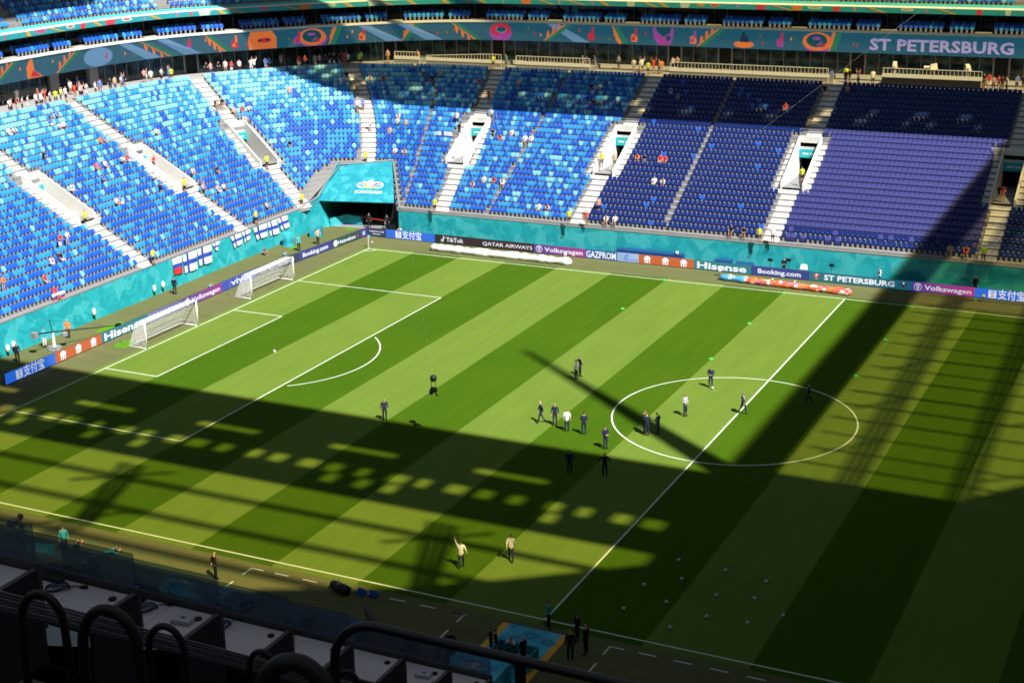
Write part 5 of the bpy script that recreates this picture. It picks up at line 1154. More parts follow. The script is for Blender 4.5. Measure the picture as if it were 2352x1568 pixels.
# ================================================================== things along the touchlines
def flag(pts, kind, label, X=-62.80, ax='left', group='flags on the wall'):
    """cloth hung on the wall, slightly rippled; pts = corners (along, z): top left, top right, bottom right, bottom left"""
    t = tag(link('flag', None), label, 'flag', group); nx, nz = 12, 8
    P = [Vector(p) for p in pts]; b = MB()
    def at_(f, g_):
        p = P[0]*(1-f)*(1-g_)+P[1]*f*(1-g_)+P[2]*f*g_+P[3]*(1-f)*g_
        o_ = .05+.035*math.sin(f*9+g_*2)+.05*g_
        return (X+o_, p.x, p.y) if ax == 'left' else (p.x, X-o_, p.y)
    for i in range(nx):
        for j in range(nz):
            fx, gz = (i+.5)/nx, (j+.5)/nz
            if kind == 'cross': mi = 1 if (.28 < fx < .44 or .38 < gz < .62) else 0
            else: mi = 0 if gz < .36 else (1 if gz < .68 else 2)
            q = [at_(i/nx, j/nz), at_(i/nx, (j+1)/nz), at_((i+1)/nx, (j+1)/nz), at_((i+1)/nx, j/nz)]
            b.poly(q if ax == 'left' else q[::1], mi)
    b.build('cloth', [M_WHITE, mat('flag_blue', (.03, .07, .40), .8), mat('flag_red', (.60, .03, .03), .8)], t); return t
flag([(13.33, 2.98), (14.88, 2.98), (14.8, 1.2), (13.4, 1.3)], 'tri', 'white, blue and red striped flag hanging on the teal wall, leftmost flag')
flag([(14.98, 2.98), (17.3, 2.98), (17.2, 1.0), (15.1, 1.05)], 'cross', 'white flag with blue cross, directly right of the striped flag')
flag([(17.40, 2.98), (19.8, 2.98), (19.7, 1.1), (17.5, 1.2)], 'cross', 'white flag with blue cross, second right of the striped flag')
flag([(19.93, 2.98), (21.3, 2.98), (20.8, 2.1), (20.4, 2.1)], 'cross', 'small white and blue flag tapering to a point on the wall')
flag([(23.13, 2.98), (25.0, 2.98), (25.1, 1.8), (23.6, 1.65)], 'cross', 'white and blue cross flag right of the small tapering one')
flag([(25.16, 2.98), (26.75, 2.98), (26.6, 2.0), (25.5, 1.75)], 'cross', 'short white and blue cross flag below the second stairway')
flag([(27.19, 2.98), (29.8, 2.98), (29.7, 1.5), (27.7, 1.55)], 'cross', 'wide white and blue cross flag, first of the last three')
flag([(29.92, 2.98), (31.67, 2.98), (32.0, 1.3), (30.1, 1.4)], 'cross', 'white and blue cross flag, middle of the last three')
flag([(31.77, 2.98), (33.7, 2.98), (34.1, 1.6), (32.4, 1.5)], 'cross', 'white and blue cross flag, rightmost on the teal wall')
flag([(-3.22, 3.75), (-1.5, 3.7), (-1.6, 2.95), (-3.2, 2.95)], 'tri', 'white blue red flag draped over the front row at far left', X=-63.3, group=None)
p, n = S(13.5+.0, 10.4); 
flag([(-53.2, 9.9), (-51.3, 9.9), (-51.3, 8.6), (-53.2, 8.6)], 'cross', 'white flag with blue cross held up among seats above the tunnel', X=51.9, ax='far', group=None)
# wall-mounted white speakers
for y, z, l in ((1.29, .9, 'white covered speaker on the teal wall behind the nearer goal'), (10.1, .8, 'round white speaker on the teal wall, left of a pair'), (11.44, .85, 'upright white speaker on the teal wall, right of a pair'), (-9.16, .85, 'upright white speaker on the teal wall at far left'), (-9.9, .75, 'small white speaker at the left end of the teal wall')):
    t = thing('wall_speaker', l, 'speaker', (-62.62, y, z), 0, 'white speakers on the teal wall'); b = MB(); b.lathe((0, 0, -.3), [(.03, -.05), (.17, .0), (.19, .3), (.16, .55), (.04, .66)], 10); b.build('cover', M_WHITE, t, True); b = MB(); b.box(-.24, -.05, -.03, .03, -.25, -.15); b.build('bracket', M_METAL, t)
# camera crane on the left
cr = thing('camera_crane', 'black camera crane with long boom and white counterweights behind the goal line at left', 'camera crane', (-60.2, -6.8, 0))
b = MB(); b.box(-.5, .5, -.4, .4, .05, .3); b.lathe((0, 0, 0), [(.6, 0), (.6, .12), (.45, .14)], 12); b.build('base', M_GREY, cr)
b = MB(); b.tube([(0, 0, .3), (0, 0, 1.55)], [.16, .09], 8); b.build('column', M_WHITE, cr)
b = MB(); b.tube([(-.2, -1.9, 1.95), (0, 0, 1.6), (2.6, 5.4, .95)], [.07, .07, .04], 6); b.tube([(0, 0, 1.6), (-.05, -.2, 2.75)], .04, 6); b.tube([(-.05, -.2, 2.75), (2.0, 4.2, 1.2)], .012, 4); b.tube([(-.05, -.2, 2.75), (-.2, -1.9, 2.0)], .012, 4); b.build('boom', M_BLACK, cr)
b = MB(); b.lathe((.5, .9, .95), [(.05, 0), (.28, .1), (.28, .4), (.05, .5)], 8); b.box(-.45, .05, -2.2, -1.8, 1.6, 2.1); b.build('counterweight', M_GREY, cr)
b = MB(); b.box(2.5, 2.8, 5.2, 5.7, .7, 1.1); b.build('camera_head', M_BLACK, cr)
def stand_mic(x, y, label, z=.45, dark=False, name='microphone_stand'):
    t = thing(name, label, 'microphone', (x, y, 0), 0, 'microphones beside the pitch'); b = MB()
    for k_ in range(3): b.tube([(0, 0, z*.6), (.25*math.cos(k_*2.1), .25*math.sin(k_*2.1), .01)], .012, 4)
    b.tube([(0, 0, .1), (0, 0, z)], .014, 5); b.build('tripod', M_BLACK, t); b = MB(); b.lathe((0, 0, z-.05), [(.02, 0), (.16, .06), (.18, .2), (.13, .32), (.02, .36)], 10); b.build('windshield', M_WHITE if not dark else M_BLACK, t, True)
stand_mic(-30.5, 37.45, 'white microphone on a low stand beside the long white roll'); stand_mic(-13.56, 37.46, 'white microphone on a low stand left of the orange rolled banner'); stand_mic(12.06, 37.78, 'pale microphone on a low stand in the shade at right'); stand_mic(-19.0, 40.0, 'white microphone above the blue bench behind the orange board', 1.1)
t = thing('white_camera_hood', 'white rain hood over a camera behind the dark blue board on the far side', 'camera', (-5.64, 39.9, 0)); b = MB(); b.hexa([(-.35, -.2, .85), (.35, -.2, .85), (.35, .3, .85), (-.35, .3, .85), (-.28, -.15, 1.25), (.28, -.15, 1.25), (.28, .2, 1.3), (-.28, .2, 1.3)]); b.build('hood', M_WHITE, t); b = MB(); b.tube([(0, 0, .85), (.3, 0, 0)], .025, 5); b.tube([(0, 0, .85), (-.3, 0, 0)], .025, 5); b.build('legs', M_BLACK, t)
for x, z, l in ((-7.22, 1.62, 'black monitor on a pole left of the white camera hood'), (-2.87, 1.49, 'small black box on a thin pole before the far teal wall'), (-9.11, 1.44, 'black covered camera on a pole at left of the black monitor')):
    t = thing('pole_monitor', l, 'monitor', (x, 40.0, 0), 0, 'black devices on poles'); b = MB(); b.tube([(0, 0, 0), (0, 0, z-.1)], .025, 5); b.lathe((0, 0, 0), [(.2, 0), (.2, .03), (.03, .05)], 8); b.build('pole', M_BLACK, t); b = MB(); b.box(-.24, .24, -.06, .06, z-.14, z+.14); b.box(-.2, .2, -.065, -.061, z-.10, z+.10); b.build('screen', M_BLACK, t)
M_NB = mat('bench_blue', (.012, .06, .20), .6)
for x0, x1, z, l in ((-25.7, -18.3, 1.13, 'long dark blue bench cover behind the far orange board'), (-14.95, -13.1, .99, 'short dark blue bench cover behind the Hisense board, left one'), (-12.75, -10.9, .86, 'short dark blue bench cover behind the Hisense board, right one')):
    t = thing('covered_bench', l, 'bench', (x0, 39.8, 0), 0, 'blue covers behind the far boards'); b = MB(); L = x1-x0; b.hexa([(0, 0, 0), (L, 0, 0), (L, .8, 0), (0, .8, 0), (.05, .05, z-.1), (L-.05, .05, z-.1), (L-.05, .7, z), (.05, .7, z)]); b.build('cover', M_NB, t); b = MB(); b.box(.1, L-.1, .04, .06, .05, .12); b.build('base_rail', M_BLACK, t)
t = thing('teal_cube', 'teal printed cube standing near the wall behind the dark green board', 'prop', (-61.1, 36.8, 0), .45); b = MB(); b.hexa([(-.7, -.6, 0), (.7, -.6, 0), (.7, .6, 0), (-.7, .6, 0), (-.62, -.55, 1.25), (.62, -.55, 1.25), (.62, .55, 1.25), (-.62, .55, 1.25)]); b.build('body', M_TEALP, t); b = MB(); b.poly([(.2, -.62, .7), (.42, -.615, .68), (.42, -.6, .88), (.2, -.6, .9)]); b.build('white_mark', M_WHITE, t)
t = thing('teal_drum', 'teal printed flared drum standing by the wall near the flags', 'prop', (-61.6, 31.9, 0)); b = MB(); b.lathe((0, 0, 0), [(.72, 0), (.66, .1), (.56, .6), (.55, 1.35), (.0, 1.38)], 16); b.build('body', M_TEALP, t, True); b = MB(); b.lathe((0, 0, 1.38), [(.56, 0), (.5, .05), (.0, .06)], 16); b.build('lid', M_SIGN, t)
# overhead cable camera
rb = thing('cable_camera', 'black cable-suspended camera with round top hanging over the pitch left of centre', 'camera', (-18.99, -12.02, 3.55))
b = MB(); b.lathe((0, 0, 1.0), [(.02, -.28), (.2, -.2), (.26, 0), (.2, .2), (.02, .26)], 12); b.build('winch_ball', M_BLACK, rb, True)
b = MB(); b.tube([(-.18, 0, .85), (-.18, 0, .1)], .025, 5); b.tube([(.18, 0, .85), (.18, 0, .1)], .025, 5); b.build('frame', M_BLACK, rb)
b = MB(); b.box(-.22, .22, -.14, .14, -.05, .28); b.tube([(0, -.1, .1), (.05, -.5, .0)], [.10, .13], 8); b.box(-.34, -.2, -.1, .1, -.22, .06); b.tube([(.1, 0, -.05), (.36, -.1, -.3)], .06, 6); b.build('camera_body', M_BLACK, rb)
b = MB()
for e in ((-45, 60, 52), (61, 46, 53), (-60, -45, 53), (70, -60, 53)): b.tube([(0, 0, 1.1), tuple(e)], .0035, 4)
b.build('cables', M_METAL, rb)
# near sideline gear
t = thing('sports_bag', 'pair of black kit bags with bottles lying on the near sideline dash', 'bag', (-12.3, -35.75, 0), -.1)
b = MB(); b.tube([(-.75, .1, .28), (-.45, .1, .30), (-.1, .1, .28)], [.22, .30, .22], 10); b.tube([(-.2, -.15, .28), (.3, -.15, .32), (.7, -.1, .28)], [.24, .33, .24], 10); b.build('bag_body', M_BLACK, t, True)
b = MB(); [b.lathe((-.6+.18*i, .12-.3*(i > 2), .5), [(.05, 0), (.06, .1), (.03, .2)], 6) for i in range(7)]; b.build('bottles', M_GREY, t)
for x, l in ((-11.05, 'blue bottle carrier nearest the black bags'), (-10.25, 'blue bottle carrier on the right')):
    t = thing('bottle_carrier', l, 'bottle carrier', (x, -35.52, 0), -.15, 'blue bottle carriers'); b = MB(); b.box(-.25, .25, -.18, .18, .0, .16); b.tube([(-.24, 0, .16), (-.2, 0, .42), (.2, 0, .42), (.24, 0, .16)], .02, 5); b.build('crate', mat('carrier_blue', (.01, .12, .45), .5), t); b = MB(); [b.lathe((-.16+.16*i, -.08+.16*j, .12), [(.055, 0), (.06, .16), (.03, .24), (.0, .26)], 7) for i in range(3) for j in range(2)]; b.build('bottles', mat('bottle_blue', (.02, .16, .55), .4), t)
t = thing('tripod_camera', 'dark camera on a tripod at the far left of the near sideline', 'camera', (-34.9, -38.3, 0)); b = MB(); [b.tube([(0, 0, 1.2), (.4*math.cos(k_*2.1), .4*math.sin(k_*2.1), 0)], .03, 5) for k_ in range(3)]; b.build('tripod', M_BLACK, t); b = MB(); b.box(-.2, .2, -.35, .35, 1.2, 1.55); b.tube([(0, .35, 1.4), (0, .75, 1.42)], [.1, .14], 8); b.build('camera_body', M_BLACK, t)
t = thing('light_pole', 'thin dark pole with small black heads at the left of the near sideline', 'pole', (-33.6, -38.9, 0)); b = MB(); b.tube([(0, 0, 0), (0, 0, 2.3)], .03, 6); b.build('pole', M_BLACK, t); b = MB(); [b.box(-.14, .14, -.1, .1, z, z+.22) for z in (1.1, 1.5, 2.2)]; b.build('heads', M_BLACK, t)
t = thing('small_banner', 'small teal banner with white print propped near the near sideline photographers', 'banner', (-32.2, -39.1, 0), .22); b = MB(); b.hexa([(-.95, 0, .05), (.95, 0, .05), (.95, .3, .05), (-.95, .3, .05), (-.95, .1, .75), (.95, .1, .75), (.95, .14, .75), (-.95, .14, .75)]); b.build('body', M_SIGN, t); b = MB(); put_text(b, 'HISENSE', -.7, .25, .25, 1.3); b.v = [(x, -.01+z*.13, z) for x, y, z in b.v]; b.build('print', M_WHITE, t)
t = thing('yellow_pouch', 'small yellow and white pouch on the turf behind the crouching photographer', 'pouch', (-28.8, -39.1, 0)); b = MB(); b.lathe((0, 0, 0), [(.0, 0), (.22, .05), (.2, .22), (.05, .28)], 8); b.build('pouch', M_ORNG, t, True); b = MB(); b.lathe((.22, .08, 0), [(.0, 0), (.15, .05), (.12, .2), (.02, .26)], 8); b.build('cap', M_WHITE, t, True)
# carpet at the players' entrance with crate
ct = tag(link('entrance_carpet', None), 'teal printed carpet with orange edges leading off the near sideline', 'carpet')
b = MB(); b.box(-1.598, 1.598, -48, -35.18, -.005, .016); b.build('carpet_field', M_TEALC, ct)
for s_ in (-1, 1):
    b = MB(); x0, x1 = (s_*1.6, s_*2.0) if s_ > 0 else (-2.0, -1.6); b.box(x0, x1, -48, -35.18, -.005, .018); b.build('orange_edge', M_ORNG, ct)
b = MB()
for cx, cy, r in ((.1, -36.0, .62), (1.2, -36.3, .5), (-.6, -41.3, .9), (.6, -40.4, .6)):
    for k_, mi in ((1.0, 0), (.62, 1), (.36, 0)): b.poly([(cx+r*k_*math.cos(a*PI/10)*(1+.12*math.cos(a*PI/2)), cy+r*.8*k_*math.sin(a*PI/10), .018+.003*(1.1-k_)) for a in range(20)], mi)
b.build('printed_rings', [mat('carpet_ring', (.05, .36, .46), .7), mat('carpet_ring_dark', (.02, .22, .33), .7)], ct)
t = thing('teal_crate', 'open teal crate with kit inside, standing on the printed carpet', 'crate', (.52, -39.0, .02))
b = MB(); b.box(-1.15, 1.15, .55, .62, 0, .9); b.box(-1.15, 1.15, -.62, -.55, 0, .9); b.box(-1.15, -1.08, -.548, .548, 0, .9); b.box(1.08, 1.15, -.548, .548, 0, .9); b.build('sides', mat('crate_teal', (.02, .28, .36), .6), t)
b = MB(); b.box(-1.078, 1.078, -.545, .545, 0, .12); b.build('floor', mat('crate_dark', (.01, .10, .14), .7), t)
b = MB(); b.box(.1, .95, -.35, .35, .125, .5); b.lathe((-.5, .1, .12), [(.25, 0), (.28, .25), (.1, .4)], 8); b.build('kit', M_GREY, t)
t = thing('tunnel_canopy', 'teal roofed canopy with a coloured emblem at the near end of the carpet', 'canopy', (.5, -45.2, 0))
b = MB(); b.box(-1.5, 1.55, -3.5, 2.9, 2.0, 2.25); b.build('roof', M_TEALC, t)
b = MB(); [b.box(x-.05, x+.05, y-.05, y+.05, 0, 1.998) for x in (-1.4, 1.45) for y in (-3.3, 2.8)]; b.build('legs', M_METAL, t)
b = MB(); b.box(1.5, 1.55, -3.4, 2.7, .3, 1.995); b.build('side_sheet', M_TEALD, t)
b = MB(); emblem(b, 0, 0, 1.5, 0); b.v = [(x, z+1.7, 2.258-y*.2) for x, y, z in b.v]; b.build('emblem', M_EMB, t)
# dugouts
def dugout(x0, x1, label):
    t = thing('team_dugout', label, 'dugout', (x0, -41.0, 0)); L = x1-x0; n = max(2, round(L/1.2)); w = L/n
    prof = [(-.15, 1.80), (-.55, 2.15), (-1.2, 2.22), (-1.9, 1.95), (-2.4, 1.2), (-2.5, .0)]
    pm_ = MB()
    for (y0, z0), (y1, z1) in zip(prof, prof[1:]): pm_.hexa([(.02, y0, z0-.02), (w-.02, y0, z0-.02), (w-.02, y1, z1-.02), (.02, y1, z1-.02), (.02, y0, z0), (w-.02, y0, z0), (w-.02, y1, z1), (.02, y1, z1)])
    P = pm_.mesh('canopy_panel', M_TEALD)
    for i in range(n): link('canopy_panel', P, t, (i*w, 0, 0))
    b = MB()
    for i in range(n+1): b.tube([(i*w, y, z-.03) for y, z in prof], .022, 5)
    b.tube([(0, -.15, 1.80), (L, -.15, 1.80)], .03, 5); b.build('frame', M_METAL, t)
    b = MB()
    for i in range(n*2): b.box(.1+i*w/2, .1+i*w/2+.45, -1.7, -1.2, .4, .5); b.box(.1+i*w/2, .1+i*w/2+.45, -1.8, -1.702, .5, 1.2)
    b.build('bench_seats', M_NB, t)
    return t
dg_ = dugout(-19.8, -5.4, 'long teal team dugout along the near sideline behind the smoked glass'); dugout(7.5, 21, 'teal team dugout right of the printed carpet beside the black handrail')
b = MB(); emblem(b, 0, 0, 1.3, 0); b.v = [(x+1.2, -1.0+z*.7, 2.27-y*.2) for x, y, z in b.v]; b.build('emblem', M_EMB, dg_)
b = MB(); b.poly([(13.2, -.9, 2.235), (14.1, -.9, 2.235), (14.1, -1.3, 2.24), (13.2, -1.3, 2.24)][::-1]); b.build('white_mark', M_WHITE, dg_)
# near stand below the camera
g = MB(); g.box(-62, -4.2, -46.0, -44.7, 0, 3.0); g.box(6, 62, -46, -44.7, 0, 3.0)
g.poly([(-62, -46.02, 3.0), (-4.2, -46.02, 3.0), (-4.2, -70, 16.2), (-62, -70, 16.2)]); g.poly([(6, -46.02, 3.0), (62, -46.02, 3.0), (62, -70, 16.2), (6, -70, 16.2)]); g.poly([(-4.2, -50, 0), (6, -50, 0), (6, -70, 16.2), (-4.2, -70, 16.2)])
tag(g.build('near_lower_stand', M_GREY), kind='structure')
t = thing('ledge_rail', 'grey double rail along the edge of the near lower stand', 'railing', (-30, -44.7, 3.0)); b = MB(); b.tube([(0, 0, .1), (25.6, 0, .1)], .05, 6); b.tube([(0, 0, .8), (25.6, 0, .8)], .03, 6); b.tube([(25.6, 0, .8), (25.6, 0, -1)], .06, 6); b.build('bars', M_METAL, t); b = MB(); [b.tube([(i*1.6, 0, .1), (i*1.6, 0, .8)], .02, 5) for i in range(17)]; b.build('posts', M_METAL, t)
t = thing('stair_enclosure', 'small glass sided stair rail beside the dark suited men near the dugout', 'railing', (-4.6, -42.4, 0)); b = MB(); b.tube([(-.9, 0, 1.1), (.9, 0, 1.1), (.5, -1.6, 1.1)], .04, 6); b.tube([(-.9, 0, 0), (-.9, 0, 1.1)], .03, 6); b.tube([(.9, 0, 0), (.9, 0, 1.1)], .03, 6); b.tube([(.5, -1.6, 0), (.5, -1.6, 1.1)], .03, 6); b.build('rail', M_METAL, t); b = MB(); b.poly([(-.88, 0, .05), (.88, 0, .05), (.88, 0, 1.05), (-.88, 0, 1.05)]); b.poly([(.88, 0, .05), (.5, -1.6, .05), (.5, -1.6, 1.05), (.88, 0, 1.05)]); b.build('glass', M_CLEAR, t)

# ================================================================== foreground: the upper stand round the camera
def rel(x, y, z): return Vector((CAM.x+x, CAM.y+y, CAM.z+z))
M_DESK = mat('desk_laminate', (.50, .49, .53), .6, var=.06); M_DIV = mat('desk_divider', (.030, .031, .036), .7); M_DRAIL = mat('desk_rail', (.075, .077, .085), .5)
M_CAB = mat('cable_black', (.012, .012, .014), .6); M_CABB = mat('cable_blue', (.04, .13, .22), .6); M_RT = mat('router_white', (.42, .43, .47), .5)
t1 = MB(); t1.box(-.40, 0, -.43, 0, -.025, 0); T1 = t1.mesh('tabletop', M_DESK); t2 = MB(); t2.box(-1.1, -.404, -.43, 0, -.025, 0); T2 = t2.mesh('tabletop', M_DESK); t3 = MB(); t3.box(-2.3, -1.104, -.43, 0, -.025, 0); T3 = t3.mesh('tabletop', M_DESK)
dv = MB(); dv.box(.004, .035, -.44, .02, -.62, .012); DV = dv.mesh('divider', M_DIV); de = MB(); de.box(.002, .037, -.44, .0, .014, .022); DE = de.mesh('divider_edge', M_DRAIL)
rl = MB(); rl.box(-2.3, .03, .022, .05, -.4, .05); RLm = rl.mesh('front_rail', M_DRAIL); gp = MB(); gp.box(-2.3, .02, .030, .036, .052, .30); GPm = gp.mesh('glass_pane', M_GLASS)
lip = MB(); lip.box(-2.3, 0, -.455, -.432, -.06, -.002); LIP = lip.mesh('dark_lip', M_DIV)
def strip_bar(): 
    b = MB(); b.box(-.46, -.2, -.07, -.02, .002, .03); return b.mesh('power_strip', M_CAB)
PS = strip_bar()
def coil(seed):
    q = random.Random(seed); b = MB(); P = []
    for i in range(46): a = i*.36; r = .055+.012*math.sin(i*.7); P.append((r*math.cos(a)*1.35, r*math.sin(a), .006+.0006*i))
    P += [(.12, .05, .01), (.17, .04, .006)]; b.tube(P, .0045, 4); b.box(.15, .20, .03, .05, .002, .02)
    return b.mesh('coiled_cable', M_CAB)
CO = coil(1); cb = MB(); cb.tube([(.045*math.cos(i*.5), .03*math.sin(i*.5), .02) for i in range(13)], .006, 4); CB = cb.mesh('blue_cable', M_CABB)
ro = MB(); ro.box(-.075, .075, -.055, .055, .004, .035); RO = ro.mesh('router', M_RT); rk = MB(); rk.box(-.018, .018, -.012, .012, .036, .038); RK = rk.mesh('router_mark', M_NB)
NM = ['nearest the camera', 'second from the camera', 'third from the camera', 'fourth from the camera', 'fifth from the camera', 'sixth from the camera', 'seventh from the camera', 'eighth from the camera', 'ninth from the camera']
for k_ in range(0, 8):
    o_ = rel(-6.32, 6.10+.85*k_, -4.10-.572*k_)
    t = thing('press_desk', f'grey press desk with dark end panel, row {NM[k_]}', 'desk', tuple(o_), 0, 'press desks stepping down the stand')
    for me in (T1, T2, T3, DV, DE, RLm, GPm, LIP): link(me.name, me, t)
    g2 = lambda nm, me, lab, cat, x, y, z=0, rz=0: tag(link(nm, me, None, (o_.x+x, o_.y+y, o_.z+z), rz), lab, cat)
    g2('power_strip', PS, f'black power strip at the far edge of the press desk {NM[k_]}', 'power strip', -.42 if k_ != 1 else -.36, 0)
    if k_ in (1, 2, 3, 4, 5, 6):
        t_ = thing('cable_coil', f'coil of black and blue cable on the press desk {NM[k_]}', 'cable', (o_.x-.52, o_.y-.14, o_.z+.002), .3*k_, 'cable coils on the desks'); link('coiled_cable', CO, t_); link('blue_cable', CB, t_, (.01, -.01, .01))
    if k_ in (2, 6):
        t_ = thing('router', f'white square router box on the press desk {NM[k_]}', 'router', (o_.x-.16, o_.y-.17, o_.z), .15, 'white routers'); link('router', RO, t_); link('router_mark', RK, t_)
    b = MB(); b.lathe((0, 0, 0), [(.028, 0), (.028, .012), (.0, .014)], 8)
    if k_ > 0: tag(link('cable_grommet', b.mesh('cable_grommet', M_CAB), None, (o_.x-.08, o_.y-.10, o_.z+.002)), f'small dark cable grommet in the press desk {NM[k_]}', 'grommet')
m_ = rel(-7.0, 11.12, -7.25)
t = thing('desk_monitor', 'black monitor tilted on a press desk behind clear perspex', 'monitor', tuple(m_), 2.4); b = MB(); b.hexa([(-.26, -.02, -.16), (.26, -.02, -.16), (.26, .02, -.16), (-.26, .02, -.16), (-.26, .06, .22), (.26, .06, .22), (.26, .10, .22), (-.26, .10, .22)]); b.build('screen', M_BLACK, t); b = MB(); b.box(-.05, .05, .05, .10, -.3, .0); b.box(-.14, .14, -.05, .15, -.32, -.30); b.build('foot', M_BLACK, t)
# ribbed rail between desks and hoops
t = thing('ribbed_rail', 'grey ribbed rail of parallel tubes sloping down in front of the press desks', 'railing'); pv = Vector((0, .56, .83))
for j in range(6):
    b = MB(); o_ = pv*(-.045+.018*j)+Vector((0.012*(j % 2), 0, 0)); b.tube([rel(-5.9, 4.55, -3.25)+o_, rel(-5.9, 9.9, -7.08)+o_], .0085, 8); b.build('tube', mat('rail_tube_grey', (.11, .12, .135), .45, spec=.4), t, True)
# hoops
HOOPS = [((-4.628, 4.496, -3.126), .105, .020, 'black tubular hoop, leftmost in the foreground'), ((-3.35, 3.549, -2.465), .105, .020, 'large black tubular hoop, second from left in the foreground'), ((-4.986, 5.709, -3.981), .105, .020, 'black tubular hoop, third from left in the foreground'),
         ((-5.148, 6.765, -4.728), .09, .020, 'smaller black hoop left of the thick one near the handrail post'), ((-2.142, 2.952, -2.071), .105, .027, 'thickest black padded hoop at the bottom centre left'), ((-5.688, 8.52, -5.944), .09, .020, 'smallest black hoop, right of the handrail post at the bottom edge')]
eR = Vector((.97, .24, 0)).normalized()
for (x, y, z), hw, r, l in HOOPS:
    c = rel(x, y, z); t = thing('tubular_hoop', l, 'rail hoop', (c.x, c.y, c.z-1.0), 0, 'black hoops on the stand rail')
    b = MB(); P = [tuple(-eR*hw*1.06+Vector((-.02, -.02, 0))), tuple(-eR*hw+Vector((0, 0, 1-hw*1.5)))]
    P += [tuple(eR*hw*math.cos(PI-PI*i/14)+Vector((0, 0, 1-hw*1.5+hw*1.5*math.sin(PI*i/14)))) for i in range(1, 14)]
    P += [tuple(eR*hw+Vector((0, 0, 1-hw*1.5))), tuple(eR*hw*1.06+Vector((.02, -.02, 0)))]
    b.tube(P, r, 14); b.build('bent_tube', M_BLACK, t, True)
    b = MB(); b.box(-.16, .16, -.02, .02, .0, .06); b.build('foot_plate', M_BLACK, t)
# handrail
t = thing('handrail', 'thick black handrail with rounded corner running right across the bottom of the photo', 'handrail'); b = MB()
b.tube([rel(-3.50, 5.19, -4.7), rel(-3.53, 5.19, -3.72)]+[rel(-3.53+.24*(1-math.cos(a*PI/16)), 5.19, -3.59+.24*math.sin(a*PI/16)) for a in range(9)]+[rel(-2.4, 5.19, -3.352), rel(1.4, 5.19, -3.36)], .0225, 14); b.build('rail', M_RAIL, t, True)
b = MB(); q = rel(-2.56, 5.19, -3.37); b.box(q.x-.024, q.x+.024, q.y-.008, q.y+.008, q.z-1.3, q.z); b.build('post', M_RAIL, t)
# dark blue seats under the hoops
big = MB()
def seat_shell():
    b = MB(); n = 7
    rows_ = []
    for i in range(n+1):
        f = i/n; z = .0+.42*f; y = -.02-.10*f; w = .20+.03*math.sin(PI*f)
        if f > .8: w *= 1-.5*(f-.8)
        rows_.append([(x*w, y+.05*(1-abs(x))**.5*-1+.05, z+.02*(1-abs(x))) for x in (-1, -.8, -.4, 0, .4, .8, 1)])
    for a, c in zip(rows_, rows_[1:]):
        for i in range(6): b.poly([a[i], a[i+1], c[i+1], c[i]])
    k0 = len(b.v)
    for a, c in zip(rows_, rows_[1:]):
        for i in range(6): b.poly([(a[i][0], a[i][1]-.03, a[i][2]), (c[i][0], c[i][1]-.03, c[i][2]), (c[i+1][0], c[i+1][1]-.03, c[i+1][2]), (a[i+1][0], a[i+1][1]-.03, a[i+1][2])])
    b.hexa([(-.20, .0, .02), (.20, .0, .02), (.20, .38, .04), (-.20, .38, .04), (-.20, .0, .06), (.20, .0, .06), (.20, .40, .09), (-.20, .40, .09)])
    return b
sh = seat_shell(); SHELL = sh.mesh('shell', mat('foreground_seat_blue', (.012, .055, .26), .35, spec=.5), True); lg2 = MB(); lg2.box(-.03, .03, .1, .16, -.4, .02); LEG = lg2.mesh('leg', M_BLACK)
j = 0
for k_ in range(5):
    for i, x in enumerate((-6.25, -5.78, -5.31, -4.84, -4.37, -3.9)):
        if x > -4.5 and k_ > 2: continue
        o_ = rel(x, 4.55+.85*k_, -4.35-.572*k_)
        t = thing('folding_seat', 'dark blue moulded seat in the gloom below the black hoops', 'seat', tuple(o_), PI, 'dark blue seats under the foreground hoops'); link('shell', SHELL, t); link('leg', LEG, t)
g = MB()
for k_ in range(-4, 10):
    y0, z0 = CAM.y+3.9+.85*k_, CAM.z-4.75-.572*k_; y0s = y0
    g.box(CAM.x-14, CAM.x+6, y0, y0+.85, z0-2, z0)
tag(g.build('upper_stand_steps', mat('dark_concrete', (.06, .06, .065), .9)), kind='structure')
P_('sit', CAM.x-6.35, CAM.y+10.95, CAM.z-7.6-1.22, (0, 1), 'person in dark red cap sitting below the press desks at the bottom edge', M_BLK, M_BLK, M_BLK, mat('dark_red_cap', (.20, .01, .02), .7))

# ================================================================== roof (out of frame overhead; it throws the shade on the pitch)
HR = 57.6; KX, KY = .81*.839*HR, .81*.545*HR        # ground shadow -> roof: +KX, -KY
rf = tag(link('stadium_roof', None), 'stadium roof ring above the stands with a rectangular opening', 'roof')
Zr = HR
def quad(b, x0, x1, y0, y1, z=Zr):     # given as the ground-shadow rectangle
    b.poly([(x0+KX, y0-KY, z), (x1+KX, y0-KY, z), (x1+KX, y1-KY, z), (x0+KX, y1-KY, z)])
XL, XR, YN, YF = -108.5, 2.6, -10.6, 61.6      # shadow of the opening
WX0, WX1, WY0, WY1 = -190, 110, -110, 150
b = MB()
